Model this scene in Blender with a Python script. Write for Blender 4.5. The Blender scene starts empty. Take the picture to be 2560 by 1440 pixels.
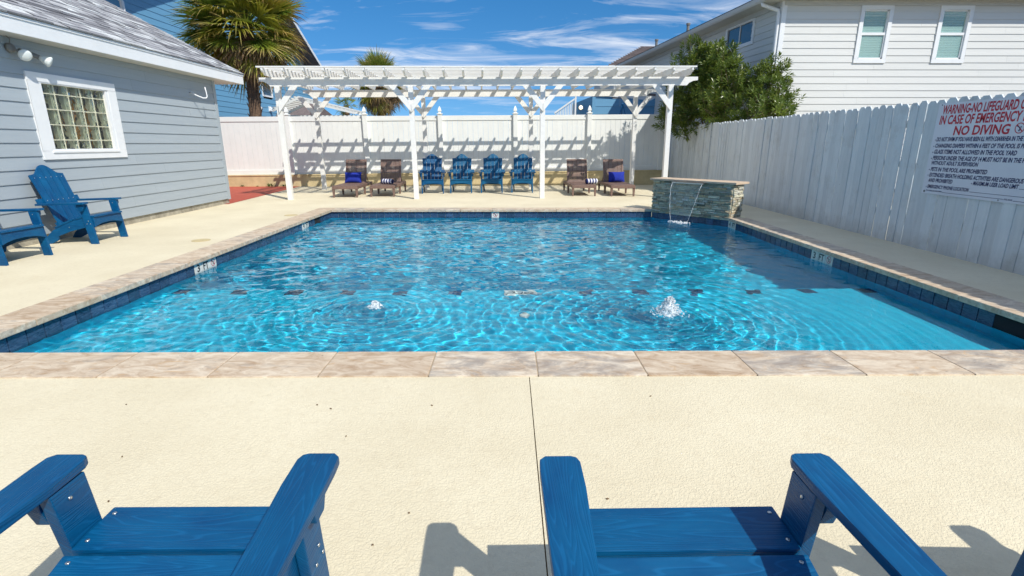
import bpy, bmesh, math, random
import numpy as np
from mathutils import Vector, Matrix, Euler, noise as mnoise

random.seed(7)
rng = np.random.default_rng(11)
PI = math.pi
R = math.radians
sc = bpy.context.scene
COL = sc.collection

# ------------------------------------------------------------------ camera
cam = bpy.data.objects.new('camera', bpy.data.cameras.new('camera'))
COL.objects.link(cam)
sc.camera = cam
cam.data.sensor_width = 36.0
cam.data.lens = 1300.0 / 2560.0 * 36.0
cam.data.clip_start = 0.02
cam.data.clip_end = 3000
cam.location = (0, 0, 1.25)
cam.rotation_euler = (R(90) - math.atan(360 / 1300.0), 0, -0.0074)

# ------------------------------------------------------------------ light
SUN_DIR = Vector((-0.66, 0.78, -1.0)).normalized()       # the way the light travels
elev = math.asin(-SUN_DIR.z)
sun_data = bpy.data.lights.new('sun', 'SUN')
sun_data.energy = 4.4
sun_data.angle = R(0.53)
sun_data.color = (1.0, 0.958, 0.87)
sun_data.cycles.is_caustics_light = True
sun = bpy.data.objects.new('sun', sun_data)
COL.objects.link(sun)
sun.rotation_euler = SUN_DIR.to_track_quat('-Z', 'Y').to_euler()
sun.location = (12, -14, 20)

world = bpy.data.worlds.new('World')
sc.world = world
world.use_nodes = True
wt = world.node_tree
wt.nodes.clear()


def N(nt, typ, **kw):
    n = nt.nodes.new(typ)
    for k, v in kw.items():
        if k.startswith('i_'):
            key = k[2:]
            key = int(key) if key.isdigit() else key.replace('_', ' ')
            n.inputs[key].default_value = v
        else:
            setattr(n, k, v)
    return n


def L(nt, a, b):
    nt.links.new(a, b)


def ramp(nt, fac, stops, interp='LINEAR'):
    r = nt.nodes.new('ShaderNodeValToRGB')
    r.color_ramp.interpolation = interp
    el = r.color_ramp.elements
    while len(el) < len(stops):
        el.new(0.5)
    for e, (p, c) in zip(el, stops):
        e.position = p
        e.color = (c, c, c, 1) if isinstance(c, (int, float)) else (*c, 1)
    L(nt, fac, r.inputs[0])
    return r.outputs[0]


def mth(nt, op, a, b=None, c=None):
    n = nt.nodes.new('ShaderNodeMath')
    n.operation = op
    for i, v in enumerate((a, b, c)):
        if v is None:
            continue
        if isinstance(v, (int, float)):
            n.inputs[i].default_value = v
        else:
            L(nt, v, n.inputs[i])
    return n.outputs[0]


def mix(nt, fac, a, b, mode='MIX'):
    n = nt.nodes.new('ShaderNodeMix')
    n.data_type = 'RGBA'
    n.blend_type = mode
    n.clamp_factor = True
    for sock, v in ((n.inputs[0], fac), (n.inputs[6], a), (n.inputs[7], b)):
        if isinstance(v, (int, float)):
            sock.default_value = v
        elif isinstance(v, tuple):
            sock.default_value = (*v, 1) if len(v) == 3 else v
        else:
            L(nt, v, sock)
    return n.outputs[2]


def noise(nt, vec, scale, detail=4.0, rough=0.55, dist=0.0, dims='3D'):
    n = nt.nodes.new('ShaderNodeTexNoise')
    n.noise_dimensions = dims
    n.inputs['Scale'].default_value = scale
    n.inputs['Detail'].default_value = detail
    n.inputs['Roughness'].default_value = rough
    n.inputs['Distortion'].default_value = dist
    if vec is not None:
        L(nt, vec, n.inputs['Vector'])
    return n.outputs[0]


def mapping(nt, vec, scale=(1, 1, 1), rot=(0, 0, 0), loc=(0, 0, 0)):
    m = nt.nodes.new('ShaderNodeMapping')
    m.inputs['Scale'].default_value = scale
    m.inputs['Rotation'].default_value = rot
    m.inputs['Location'].default_value = loc
    L(nt, vec, m.inputs['Vector'])
    return m.outputs[0]


sky = N(wt, 'ShaderNodeTexSky', sky_type='NISHITA', sun_disc=False)
sky.sun_elevation = elev
sky.sun_rotation = math.atan2(-SUN_DIR.x, -SUN_DIR.y)
sky.air_density = 1.0
sky.dust_density = 0.15
sky.ozone_density = 3.2
hsv = N(wt, 'ShaderNodeHueSaturation')
hsv.inputs['Saturation'].default_value = 1.36
hsv.inputs['Value'].default_value = 1.0
L(wt, sky.outputs[0], hsv.inputs['Color'])
tc = N(wt, 'ShaderNodeTexCoord')
sx = N(wt, 'ShaderNodeSeparateXYZ')
L(wt, tc.outputs['Generated'], sx.inputs[0])
# clear dry air: the pale horizon band lies below the roofs and fences
svec = N(wt, 'ShaderNodeCombineXYZ')
L(wt, sx.outputs[0], svec.inputs[0])
L(wt, sx.outputs[1], svec.inputs[1])
L(wt, mth(wt, 'MULTIPLY_ADD', sx.outputs[2], 0.92, 0.13), svec.inputs[2])
snorm = N(wt, 'ShaderNodeVectorMath', operation='NORMALIZE')
L(wt, svec.outputs[0], snorm.inputs[0])
L(wt, snorm.outputs[0], sky.inputs[0])
zc = mth(wt, 'MAXIMUM', sx.outputs[2], 0.02)
zc = mth(wt, 'ADD', zc, 0.12)
cx = mth(wt, 'DIVIDE', sx.outputs[0], zc)
cy = mth(wt, 'DIVIDE', sx.outputs[1], zc)
cv = N(wt, 'ShaderNodeCombineXYZ')
L(wt, cx, cv.inputs[0])
L(wt, cy, cv.inputs[1])
m1 = mapping(wt, cv.outputs[0], (0.55, 1.15, 1), (0, 0, R(-38)), (1.6, 9.4, 0))
n1 = noise(wt, m1, 2.6, 9, 0.62, 0.9)
m2 = mapping(wt, cv.outputs[0], (0.5, 0.5, 1), (0, 0, 0), (3.9, 8.2, 0))
n2 = noise(wt, m2, 0.9, 3, 0.5, 0.2)
cl = mth(wt, 'ADD', n1, mth(wt, 'MULTIPLY', mth(wt, 'SUBTRACT', n2, 0.5), 0.9))
clf = ramp(wt, cl, [(0.45, 0.0), (0.56, 0.25), (0.70, 0.72), (0.9, 0.95)])
clf = mth(wt, 'MULTIPLY', clf, ramp(wt, sx.outputs[2], [(0.01, 0.0), (0.10, 1.0)]))
skyc = mix(wt, clf, hsv.outputs[0], (7.2, 7.5, 8.0))
bg = N(wt, 'ShaderNodeBackground')
bg.inputs['Strength'].default_value = 0.13
L(wt, skyc, bg.inputs['Color'])
wo = N(wt, 'ShaderNodeOutputWorld')
L(wt, bg.outputs[0], wo.inputs[0])

sc.view_settings.view_transform = 'Standard'
sc.view_settings.look = 'None'
sc.view_settings.exposure = 0.07
sc.view_settings.gamma = 1.0
sc.view_settings.use_curve_mapping = False
sc.render.engine = 'CYCLES'
sc.cycles.use_denoising = True
sc.cycles.max_bounces = 10
sc.cycles.transparent_max_bounces = 16
sc.cycles.sample_clamp_indirect = 8.0
sc.cycles.caustics_refractive = True
sc.cycles.caustics_reflective = False


# ------------------------------------------------------------------ materials
def new_mat(name):
    m = bpy.data.materials.new(name)
    m.use_nodes = True
    nt = m.node_tree
    b = nt.nodes['Principled BSDF']
    return m, nt, b


def bump(nt, b, height, strength=0.4, dist=0.01):
    n = nt.nodes.new('ShaderNodeBump')
    n.inputs['Strength'].default_value = strength
    n.inputs['Distance'].default_value = dist
    L(nt, height, n.inputs['Height'])
    L(nt, n.outputs[0], b.inputs['Normal'])
    return n


def objrand(nt):
    return N(nt, 'ShaderNodeObjectInfo').outputs['Random']


def paint(name, col, rough=0.5, var=0.06, scale=6.0, bs=0.08, rnd=0.05, dirt=0.0, dirtcol=(0.25, 0.2, 0.13), stretch=(1, 1, 1)):
    """painted or plain surface with soft tone variation, object to object variation and fine relief"""
    m, nt, b = new_mat(name)
    t = N(nt, 'ShaderNodeNewGeometry').outputs['Position']
    t2 = mapping(nt, t, stretch)
    n = noise(nt, t2, scale, 6, 0.6)
    lo = tuple(max(0, c * (1 - var)) for c in col)
    hi = tuple(min(1, c * (1 + var)) for c in col)
    c = mix(nt, ramp(nt, n, [(0.3, 0.0), (0.7, 1.0)]), lo, hi)
    if rnd:
        r = objrand(nt)
        c = mix(nt, 1.0, c, ramp(nt, r, [(0, 1 - rnd), (1, 1 + 0.0)]), 'MULTIPLY')
    if dirt:
        nd = noise(nt, t, scale * 0.35, 7, 0.68, 0.4)
        c = mix(nt, ramp(nt, nd, [(0.52, 0.0), (0.75, dirt)]), c, dirtcol)
    L(nt, c, b.inputs['Base Color'])
    b.inputs['Roughness'].default_value = rough
    if bs:
        bump(nt, b, noise(nt, t2, scale * 14, 4, 0.6), bs, 0.004)
    return m


M = {}
# coated concrete deck with a knock-down texture
m, nt, b = new_mat('deck_coating')
pos = N(nt, 'ShaderNodeNewGeometry').outputs['Position']
c = mix(nt, ramp(nt, noise(nt, pos, 1.1, 5, 0.6), [(0.3, 0.0), (0.72, 1.0)]), (0.675, 0.59, 0.41), (0.78, 0.70, 0.51))
c = mix(nt, ramp(nt, noise(nt, pos, 2.3, 6, 0.7, 0.6), [(0.60, 0.0), (0.78, 0.45)]), c, (0.62, 0.48, 0.28))
c = mix(nt, ramp(nt, noise(nt, pos, 26, 3, 0.6), [(0.30, 0.25), (0.5, 0.0)]), c, (0.56, 0.47, 0.32))
L(nt, c, b.inputs['Base Color'])
b.inputs['Roughness'].default_value = 0.82
h = ramp(nt, noise(nt, pos, 95, 2.5, 0.5, 0.9), [(0.42, 0.0), (0.56, 1.0)])
bump(nt, b, h, 0.40, 0.004)
M['deck'] = m

M['mortar'] = paint('tan_mortar', (0.40, 0.31, 0.21), 0.9, 0.2, 25, 0.2, 0)
M['joint'] = paint('joint_filler', (0.16, 0.10, 0.04), 0.9, 0.3, 30, 0.3, 0)
M['drain'] = paint('drain_plastic', (0.56, 0.45, 0.24), 0.6, 0.1, 12, 0.1, 0)

# travertine
m, nt, b = new_mat('travertine')
pos = N(nt, 'ShaderNodeNewGeometry').outputs['Position']
rn = objrand(nt)
off = N(nt, 'ShaderNodeCombineXYZ')
L(nt, mth(nt, 'MULTIPLY', rn, 37.0), off.inputs[0])
L(nt, mth(nt, 'MULTIPLY', rn, 61.0), off.inputs[1])
va = N(nt, 'ShaderNodeVectorMath', operation='ADD')
L(nt, pos, va.inputs[0])
L(nt, off.outputs[0], va.inputs[1])
vp = mapping(nt, va.outputs[0], (1, 2.2, 2.2), (0, 0, R(14)))
n1 = noise(nt, vp, 5.5, 9, 0.68, 1.2)
c = mix(nt, ramp(nt, n1, [(0.33, 0.0), (0.62, 1.0)]), (0.44, 0.315, 0.205), (0.72, 0.63, 0.50))
n2 = noise(nt, vp, 3.0, 10, 0.75, 1.0)
g = mth(nt, 'ADD', n2, mth(nt, 'MULTIPLY', mth(nt, 'SUBTRACT', rn, 0.55), 0.24))
c = mix(nt, ramp(nt, g, [(0.52, 0.0), (0.68, 0.66)]), c, (0.25, 0.225, 0.21))
n3 = noise(nt, vp, 4.4, 6, 0.6, 2.0)
c = mix(nt, ramp(nt, n3, [(0.60, 0.0), (0.74, 0.5)]), c, (0.58, 0.34, 0.12))
c = mix(nt, 1.0, c, ramp(nt, rn, [(0, (0.86, 0.80, 0.74)), (0.5, (1, 0.97, 0.93)), (1, (1, 1, 1))]), 'MULTIPLY')
n4 = noise(nt, vp, 34, 5, 0.65)
pit = ramp(nt, n4, [(0.655, 0.0), (0.70, 1.0)])
c = mix(nt, mth(nt, 'MULTIPLY', pit, 0.75), c, (0.12, 0.08, 0.05))
L(nt, c, b.inputs['Base Color'])
b.inputs['Roughness'].default_value = 0.62
bump(nt, b, mth(nt, 'SUBTRACT', n1, pit), 0.3, 0.003)
M['travertine'] = m

# glazed waterline tile
m, nt, b = new_mat('glazed_tile')
pos = N(nt, 'ShaderNodeNewGeometry').outputs['Position']
vp = mapping(nt, pos, (3, 3, 14))
n1 = noise(nt, vp, 3.5, 6, 0.65, 1.5)
c = mix(nt, ramp(nt, n1, [(0.32, 0.0), (0.66, 1.0)]), (0.009, 0.028, 0.078), (0.062, 0.115, 0.205))
c = mix(nt, 1.0, c, ramp(nt, objrand(nt), [(0, 0.7), (1, 1.15)]), 'MULTIPLY')
L(nt, c, b.inputs['Base Color'])
b.inputs['Roughness'].default_value = 0.22
bump(nt, b, n1, 0.25, 0.004)
M['tile'] = m
M['grout'] = paint('tile_grout', (0.60, 0.61, 0.61), 0.9, 0.15, 30, 0.1, 0)
M['whitetile'] = paint('white_ceramic', (0.72, 0.72, 0.66), 0.3, 0.06, 18, 0.05, 0)
M['black'] = paint('black_print', (0.012, 0.014, 0.016), 0.5, 0.1, 10, 0, 0)
M['redprint'] = paint('red_print', (0.50, 0.012, 0.035), 0.5, 0.08, 8, 0, 0)
M['navyprint'] = paint('navy_print', (0.008, 0.014, 0.10), 0.5, 0.1, 8, 0, 0)
M['void'] = paint('dark_void', (0.012, 0.013, 0.016), 0.9, 0.1, 8, 0, 0)

# blue pool plaster
m, nt, b = new_mat('blue_plaster')
pos = N(nt, 'ShaderNodeNewGeometry').outputs['Position']
n1 = noise(nt, pos, 2.1, 7, 0.65, 0.5)
c = mix(nt, ramp(nt, n1, [(0.3, 0.0), (0.7, 1.0)]), (0.004, 0.435, 0.64), (0.008, 0.53, 0.73))
c = mix(nt, ramp(nt, noise(nt, pos, 60, 3, 0.6), [(0.3, 0.35), (0.55, 0.0)]), c, (0.004, 0.30, 0.54))
L(nt, c, b.inputs['Base Color'])
b.inputs['Roughness'].default_value = 0.8
M['plaster'] = m

# water
m = bpy.data.materials.new('pool_water')
m.use_nodes = True
nt = m.node_tree
nt.nodes.clear()
g = N(nt, 'ShaderNodeBsdfGlass')
g.inputs['IOR'].default_value = 1.333
g.inputs['Roughness'].default_value = 0.0
g.inputs['Color'].default_value = (0.90, 0.985, 1.0, 1)
o = N(nt, 'ShaderNodeOutputMaterial')
L(nt, g.outputs[0], o.inputs[0])
M['water'] = m

m, nt, b = new_mat('water_foam')
b.inputs['Base Color'].default_value = (0.93, 0.97, 0.99, 1)
b.inputs['Roughness'].default_value = 0.18
b.inputs['Transmission Weight'].default_value = 0.38
b.inputs['IOR'].default_value = 1.33
M['foam'] = m

m, nt, b = new_mat('running_water')
b.inputs['Base Color'].default_value = (0.92, 0.97, 1.0, 1)
b.inputs['Roughness'].default_value = 0.04
b.inputs['Transmission Weight'].default_value = 0.9
b.inputs['IOR'].default_value = 1.33
pos = N(nt, 'ShaderNodeNewGeometry').outputs['Position']
bump(nt, b, noise(nt, mapping(nt, pos, (30, 30, 6)), 3, 3, 0.5), 0.8, 0.01)
M['stream'] = m


def woodgrain(name, dark, light, rough, freq=15.0, bs=0.5, rnd=0.12):
    m, nt, b = new_mat(name)
    uv = N(nt, 'ShaderNodeUVMap').outputs[0]
    rn = objrand(nt)
    off = N(nt, 'ShaderNodeCombineXYZ')
    L(nt, mth(nt, 'MULTIPLY', rn, 29.0), off.inputs[0])
    L(nt, mth(nt, 'MULTIPLY', rn, 13.0), off.inputs[1])
    va = N(nt, 'ShaderNodeVectorMath', operation='ADD')
    L(nt, uv, va.inputs[0])
    L(nt, off.outputs[0], va.inputs[1])
    vp = mapping(nt, va.outputs[0], (0.8, 10.5, 1))
    nn = noise(nt, vp, 1.35, 2, 0.45, 0.35)
    s = mth(nt, 'SINE', mth(nt, 'MULTIPLY', nn, freq * 6.28))
    s = mth(nt, 'MULTIPLY_ADD', s, 0.5, 0.5)
    line = ramp(nt, s, [(0.0, 1.0), (0.16, 0.0)])
    big = noise(nt, mapping(nt, va.outputs[0], (2.5, 5, 1)), 1.6, 5, 0.6)
    c = mix(nt, ramp(nt, big, [(0.3, 0.0), (0.7, 1.0)]), dark, light)
    sc_ = noise(nt, mapping(nt, va.outputs[0], (5, 22, 1)), 2.2, 7, 0.7, 0.6)
    c = mix(nt, ramp(nt, sc_, [(0.56, 0.0), (0.76, 0.16)]), c, (0.05, 0.17, 0.30))
    c = mix(nt, mth(nt, 'MULTIPLY', line, 0.24), c, tuple(min(1, q * 1.7 + 0.01) for q in light))
    c = mix(nt, 1.0, c, ramp(nt, rn, [(0, 1 - rnd), (1, 1.0)]), 'MULTIPLY')
    L(nt, c, b.inputs['Base Color'])
    b.inputs['Specular IOR Level'].default_value = 0.28
    rr = mth(nt, 'MULTIPLY_ADD', big, 0.2, rough - 0.1)
    L(nt, rr, b.inputs['Roughness'])
    bump(nt, b, s, bs, 0.0012)
    return m


M['bluewood'] = woodgrain('blue_recycled_board', (0.0003, 0.056, 0.165), (0.0006, 0.100, 0.240), 0.45, 24.0, 0.4)
M['tealwood'] = woodgrain('teal_recycled_board', (0.003, 0.080, 0.19), (0.006, 0.125, 0.26), 0.45, 24.0, 0.4)
M['steel'] = paint('stainless_steel', (0.62, 0.62, 0.6), 0.28, 0.05, 20, 0, 0)
M['steel'].node_tree.nodes['Principled BSDF'].inputs['Metallic'].default_value = 0.9
M['whitewood'] = paint('white_painted_timber', (0.80, 0.79, 0.755), 0.55, 0.04, 9, 0.12, 0.05, 0.12, (0.5, 0.45, 0.36), (1, 1, 1))
M['vinyl'] = paint('white_vinyl', (0.80, 0.81, 0.78), 0.4, 0.03, 3, 0.02, 0.03, 0.08, (0.58, 0.55, 0.46))
M['stucco'] = paint('tan_stucco', (0.60, 0.485, 0.27), 0.9, 0.12, 5, 0.5, 0, 0.5, (0.40, 0.29, 0.15))
M['red'] = paint('red_stained_concrete', (0.44, 0.082, 0.048), 0.75, 0.14, 7, 0.3, 0, 0.35, (0.33, 0.06, 0.035))
M['soil'] = paint('ground_soil', (0.20, 0.17, 0.12), 0.95, 0.25, 1.2, 0.4, 0)
M['greysiding'] = paint('grey_blue_siding_paint', (0.37, 0.42, 0.455), 0.6, 0.035, 7, 0.14, 0.04, 0, stretch=(1, 0.25, 4))
M['palesiding'] = paint('pale_grey_siding_paint', (0.67, 0.67, 0.64), 0.6, 0.03, 5, 0.10, 0.04, 0, stretch=(0.25, 0.25, 4))
M['bluesiding'] = paint('blue_siding_paint', (0.135, 0.335, 0.52), 0.6, 0.04, 5, 0.10, 0.05, 0, stretch=(0.25, 0.25, 4))
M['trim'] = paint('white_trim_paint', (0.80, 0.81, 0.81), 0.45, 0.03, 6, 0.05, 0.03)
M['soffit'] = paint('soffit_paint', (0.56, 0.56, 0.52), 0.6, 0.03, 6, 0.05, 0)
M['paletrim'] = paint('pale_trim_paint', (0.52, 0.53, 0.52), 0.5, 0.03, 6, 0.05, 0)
M['foundation'] = paint('dirty_concrete', (0.36, 0.33, 0.26), 0.9, 0.3, 9, 0.5, 0, 0.7, (0.12, 0.10, 0.07))
M['cream'] = paint('cream_mortar', (0.72, 0.69, 0.50), 0.5, 0.05, 14, 0.1, 0)

# shingles
m, nt, b = new_mat('asphalt_shingle')
pos = N(nt, 'ShaderNodeNewGeometry').outputs['Position']
at = N(nt, 'ShaderNodeAttribute', attribute_name='tone').outputs['Fac']
c = ramp(nt, at, [(0, (0.13, 0.13, 0.14)), (0.5, (0.36, 0.36, 0.375)), (1, (0.72, 0.74, 0.73))])
c = mix(nt, ramp(nt, noise(nt, pos, 70, 3, 0.6), [(0.35, 0.35), (0.6, 0.0)]), c, (0.07, 0.06, 0.07))
L(nt, c, b.inputs['Base Color'])
b.inputs['Roughness'].default_value = 0.85
bump(nt, b, noise(nt, pos, 160, 2, 0.5), 0.4, 0.004)
M['shingle'] = m
M['brownshingle'] = paint('brown_shingle', (0.17, 0.135, 0.13), 0.9, 0.3, 9, 0.4, 0.3)

# picket paint: white with nail marks, drips and grey weathering
m, nt, b = new_mat('weathered_white_picket')
pos = N(nt, 'ShaderNodeNewGeometry').outputs['Position']
vp = mapping(nt, pos, (1, 1, 0.12))
rn = objrand(nt)
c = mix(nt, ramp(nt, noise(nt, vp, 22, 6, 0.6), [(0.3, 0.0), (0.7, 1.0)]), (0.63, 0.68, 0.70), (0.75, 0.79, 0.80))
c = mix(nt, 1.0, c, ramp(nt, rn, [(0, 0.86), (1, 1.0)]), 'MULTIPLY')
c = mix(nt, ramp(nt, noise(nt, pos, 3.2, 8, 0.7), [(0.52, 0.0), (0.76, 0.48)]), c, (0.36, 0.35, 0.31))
c = mix(nt, ramp(nt, noise(nt, pos, 44, 3, 0.55), [(0.73, 0.0), (0.77, 0.8)]), c, (0.10, 0.09, 0.08))
sz = N(nt, 'ShaderNodeSeparateXYZ')
L(nt, pos, sz.inputs[0])
low = ramp(nt, sz.outputs[2], [(0.02, 0.6), (0.22, 0.0)])
c = mix(nt, mth(nt, 'MULTIPLY', low, noise(nt, pos, 9, 5, 0.6)), c, (0.22, 0.19, 0.14))
L(nt, c, b.inputs['Base Color'])
b.inputs['Roughness'].default_value = 0.6
bump(nt, b, noise(nt, vp, 60, 4, 0.6), 0.25, 0.003)
M['picket'] = m

m, nt, b = new_mat('sign_panel')
pos = N(nt, 'ShaderNodeNewGeometry').outputs['Position']
c = mix(nt, ramp(nt, noise(nt, pos, 2.4, 4, 0.6), [(0.3, 0.0), (0.7, 1.0)]), (0.66, 0.68, 0.74), (0.74, 0.75, 0.80))
L(nt, c, b.inputs['Base Color'])
b.inputs['Roughness'].default_value = 0.42
M['sign'] = m

# split-face stone veneer
m, nt, b = new_mat('split_face_quartzite')
pos = N(nt, 'ShaderNodeNewGeometry').outputs['Position']
rn = objrand(nt)
c = ramp(nt, rn, [(0.0, (0.20, 0.185, 0.14)), (0.2, (0.42, 0.405, 0.30)), (0.45, (0.68, 0.65, 0.49)), (0.60, (0.55, 0.50, 0.37)),
                  (0.76, (0.58, 0.42, 0.23)), (0.88, (0.42, 0.42, 0.37)), (1.0, (0.70, 0.68, 0.58))])
c = mix(nt, ramp(nt, noise(nt, pos, 16, 8, 0.72, 1.0), [(0.33, 0.5), (0.55, 0.0)]), c, (0.13, 0.115, 0.09))
c = mix(nt, ramp(nt, noise(nt, pos, 9, 5, 0.6), [(0.55, 0.0), (0.72, 0.45)]), c, (0.50, 0.36, 0.19))
L(nt, c, b.inputs['Base Color'])
b.inputs['Roughness'].default_value = 0.75
bump(nt, b, noise(nt, pos, 38, 6, 0.7, 0.6), 1.0, 0.012)
M['stone'] = m

M['captan'] = paint('tan_cap_stone', (0.60, 0.46, 0.33), 0.6, 0.14, 7, 0.2, 0.08, 0.3, (0.42, 0.27, 0.16))
m, nt, b = new_mat('brown_woven_resin')
pos = N(nt, 'ShaderNodeTexCoord').outputs['Object']
c = mix(nt, ramp(nt, noise(nt, pos, 14, 5, 0.6), [(0.3, 0.0), (0.7, 1.0)]), (0.145, 0.088, 0.068), (0.22, 0.14, 0.112))
L(nt, c, b.inputs['Base Color'])
b.inputs['Roughness'].default_value = 0.6
ch = N(nt, 'ShaderNodeTexChecker')
ch.inputs['Scale'].default_value = 70
L(nt, pos, ch.inputs['Vector'])
bump(nt, b, ch.outputs[1], 0.25, 0.003)
M['rattan'] = m
M['navycloth'] = paint('royal_blue_cloth', (0.010, 0.028, 0.30), 0.9, 0.15, 30, 0.4, 0)

m, nt, b = new_mat('striped_terry')
uv = N(nt, 'ShaderNodeUVMap').outputs[0]
sx2 = N(nt, 'ShaderNodeSeparateXYZ')
L(nt, uv, sx2.inputs[0])
fr = mth(nt, 'FRACT', mth(nt, 'MULTIPLY', sx2.outputs[0], 13.5))
st = ramp(nt, fr, [(0.0, 0.0), (0.5, 1.0)], 'CONSTANT')
c = mix(nt, st, (0.012, 0.022, 0.14), (0.80, 0.80, 0.84))
L(nt, c, b.inputs['Base Color'])
b.inputs['Roughness'].default_value = 0.95
pos = N(nt, 'ShaderNodeNewGeometry').outputs['Position']
bump(nt, b, noise(nt, pos, 180, 3, 0.6), 0.6, 0.004)
M['terry'] = m

# foliage
def leafmat(name, cols, tip=None, rough=0.45, trans=0.25):
    m, nt, b = new_mat(name)
    pos = N(nt, 'ShaderNodeNewGeometry').outputs['Position']
    rn = objrand(nt)
    t = noise(nt, pos, 2.6, 4, 0.6)
    t = mth(nt, 'ADD', mth(nt, 'MULTIPLY', t, 0.75), mth(nt, 'MULTIPLY', rn, 0.25))
    k = len(cols) - 1
    c = ramp(nt, t, [(0.28 + 0.44 * i / k, q) for i, q in enumerate(cols)])
    if tip:
        uv = N(nt, 'ShaderNodeUVMap').outputs[0]
        s = N(nt, 'ShaderNodeSeparateXYZ')
        L(nt, uv, s.inputs[0])
        f = mth(nt, 'ADD', s.outputs[0], mth(nt, 'MULTIPLY', mth(nt, 'SUBTRACT', rn, 0.5), 0.5))
        c = mix(nt, ramp(nt, f, [(0.62, 0.0), (0.98, 0.85)]), c, tip)
    L(nt, c, b.inputs['Base Color'])
    b.inputs['Roughness'].default_value = rough
    tr = N(nt, 'ShaderNodeBsdfTranslucent')
    L(nt, c, tr.inputs['Color'])
    ms = N(nt, 'ShaderNodeMixShader')
    ms.inputs[0].default_value = trans
    L(nt, b.outputs[0], ms.inputs[1])
    L(nt, tr.outputs[0], ms.inputs[2])
    L(nt, ms.outputs[0], nt.nodes['Material Output'].inputs[0])
    return m


M['frond'] = leafmat('palm_frond_green', [(0.08, 0.15, 0.02), (0.21, 0.28, 0.032), (0.38, 0.41, 0.05)], (0.46, 0.34, 0.14), 0.4, 0.34)
M['frondyellow'] = leafmat('palm_frond_yellow', [(0.18, 0.21, 0.025), (0.33, 0.32, 0.035), (0.46, 0.38, 0.06)], (0.42, 0.26, 0.10))
M['fronddead'] = leafmat('palm_frond_dry', [(0.16, 0.10, 0.05), (0.26, 0.17, 0.085), (0.40, 0.28, 0.15)], None, 0.8, 0.15)
M['oleander'] = leafmat('oleander_leaf', [(0.065, 0.12, 0.022), (0.17, 0.23, 0.032), (0.34, 0.35, 0.06)], (0.55, 0.46, 0.09), 0.32, 0.32)
M['weed'] = leafmat('weed_leaf', [(0.05, 0.12, 0.02), (0.10, 0.18, 0.03)])
M['bark'] = paint('palm_bark', (0.13, 0.08, 0.05), 0.95, 0.5, 14, 0.9, 0, 0.3, (0.30, 0.20, 0.12), (1, 1, 2.5))
M['stem'] = paint('woody_stem', (0.17, 0.12, 0.07), 0.9, 0.3, 18, 0.5, 0)
M['litter'] = paint('dry_leaf_bits', (0.16, 0.10, 0.05), 0.9, 0.4, 40, 0, 0)

m, nt, b = new_mat('window_pane')
b.inputs['Base Color'].default_value = (0.50, 0.76, 0.70, 1)
b.inputs['Roughness'].default_value = 0.02
b.inputs['Specular IOR Level'].default_value = 0.8
b.inputs['Alpha'].default_value = 0.36
M['pane'] = m
m, nt, b = new_mat('dark_window_pane')
b.inputs['Base Color'].default_value = (0.05, 0.08, 0.11, 1)
b.inputs['Roughness'].default_value = 0.03
b.inputs['Specular IOR Level'].default_value = 0.9
M['darkpane'] = m
M['blind'] = paint('blind_slat', (0.60, 0.66, 0.64), 0.5, 0.03, 6, 0, 0)
M['screen'] = paint('dim_room_backing', (0.20, 0.21, 0.22), 0.8, 0.15, 6, 0.1, 0)  # dark grey stands in for the unlit room behind the blinds
m, nt, b = new_mat('wavy_glass_block')
b.inputs['Base Color'].default_value = (0.90, 0.96, 0.90, 1)
b.inputs['Roughness'].default_value = 0.03
b.inputs['Transmission Weight'].default_value = 1.0
b.inputs['IOR'].default_value = 1.45
pos = N(nt, 'ShaderNodeNewGeometry').outputs['Position']
va = N(nt, 'ShaderNodeVectorMath', operation='ADD')
cmb = N(nt, 'ShaderNodeCombineXYZ')
L(nt, mth(nt, 'MULTIPLY', objrand(nt), 9.0), cmb.inputs[1])
L(nt, pos, va.inputs[0])
L(nt, cmb.outputs[0], va.inputs[1])
bump(nt, b, noise(nt, mapping(nt, va.outputs[0], (1, 1.2, 0.9), (R(35), 0, 0)), 9, 0.5, 0.3, 0.8), 0.45, 0.04)
M['glassblock'] = m
M['inside'] = paint('dim_interior', (0.10, 0.125, 0.12), 0.9, 0.5, 9, 0, 0)
M['orange'] = paint('orange_cloth', (0.75, 0.30, 0.02), 0.8, 0.2, 12, 0, 0)
M['lampglass'] = paint('frosted_bulb', (0.70, 0.74, 0.72), 0.15, 0.03, 9, 0, 0)
M['fixture'] = paint('grey_fixture', (0.20, 0.20, 0.19), 0.6, 0.1, 12, 0.1, 0)
m, nt, b = new_mat('lit_lamp_globe')
b.inputs['Base Color'].default_value = (0.9, 0.85, 0.7, 1)
b.inputs['Emission Color'].default_value = (1.0, 0.86, 0.6, 1)
b.inputs['Emission Strength'].default_value = 1.6
M['litglobe'] = m


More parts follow.
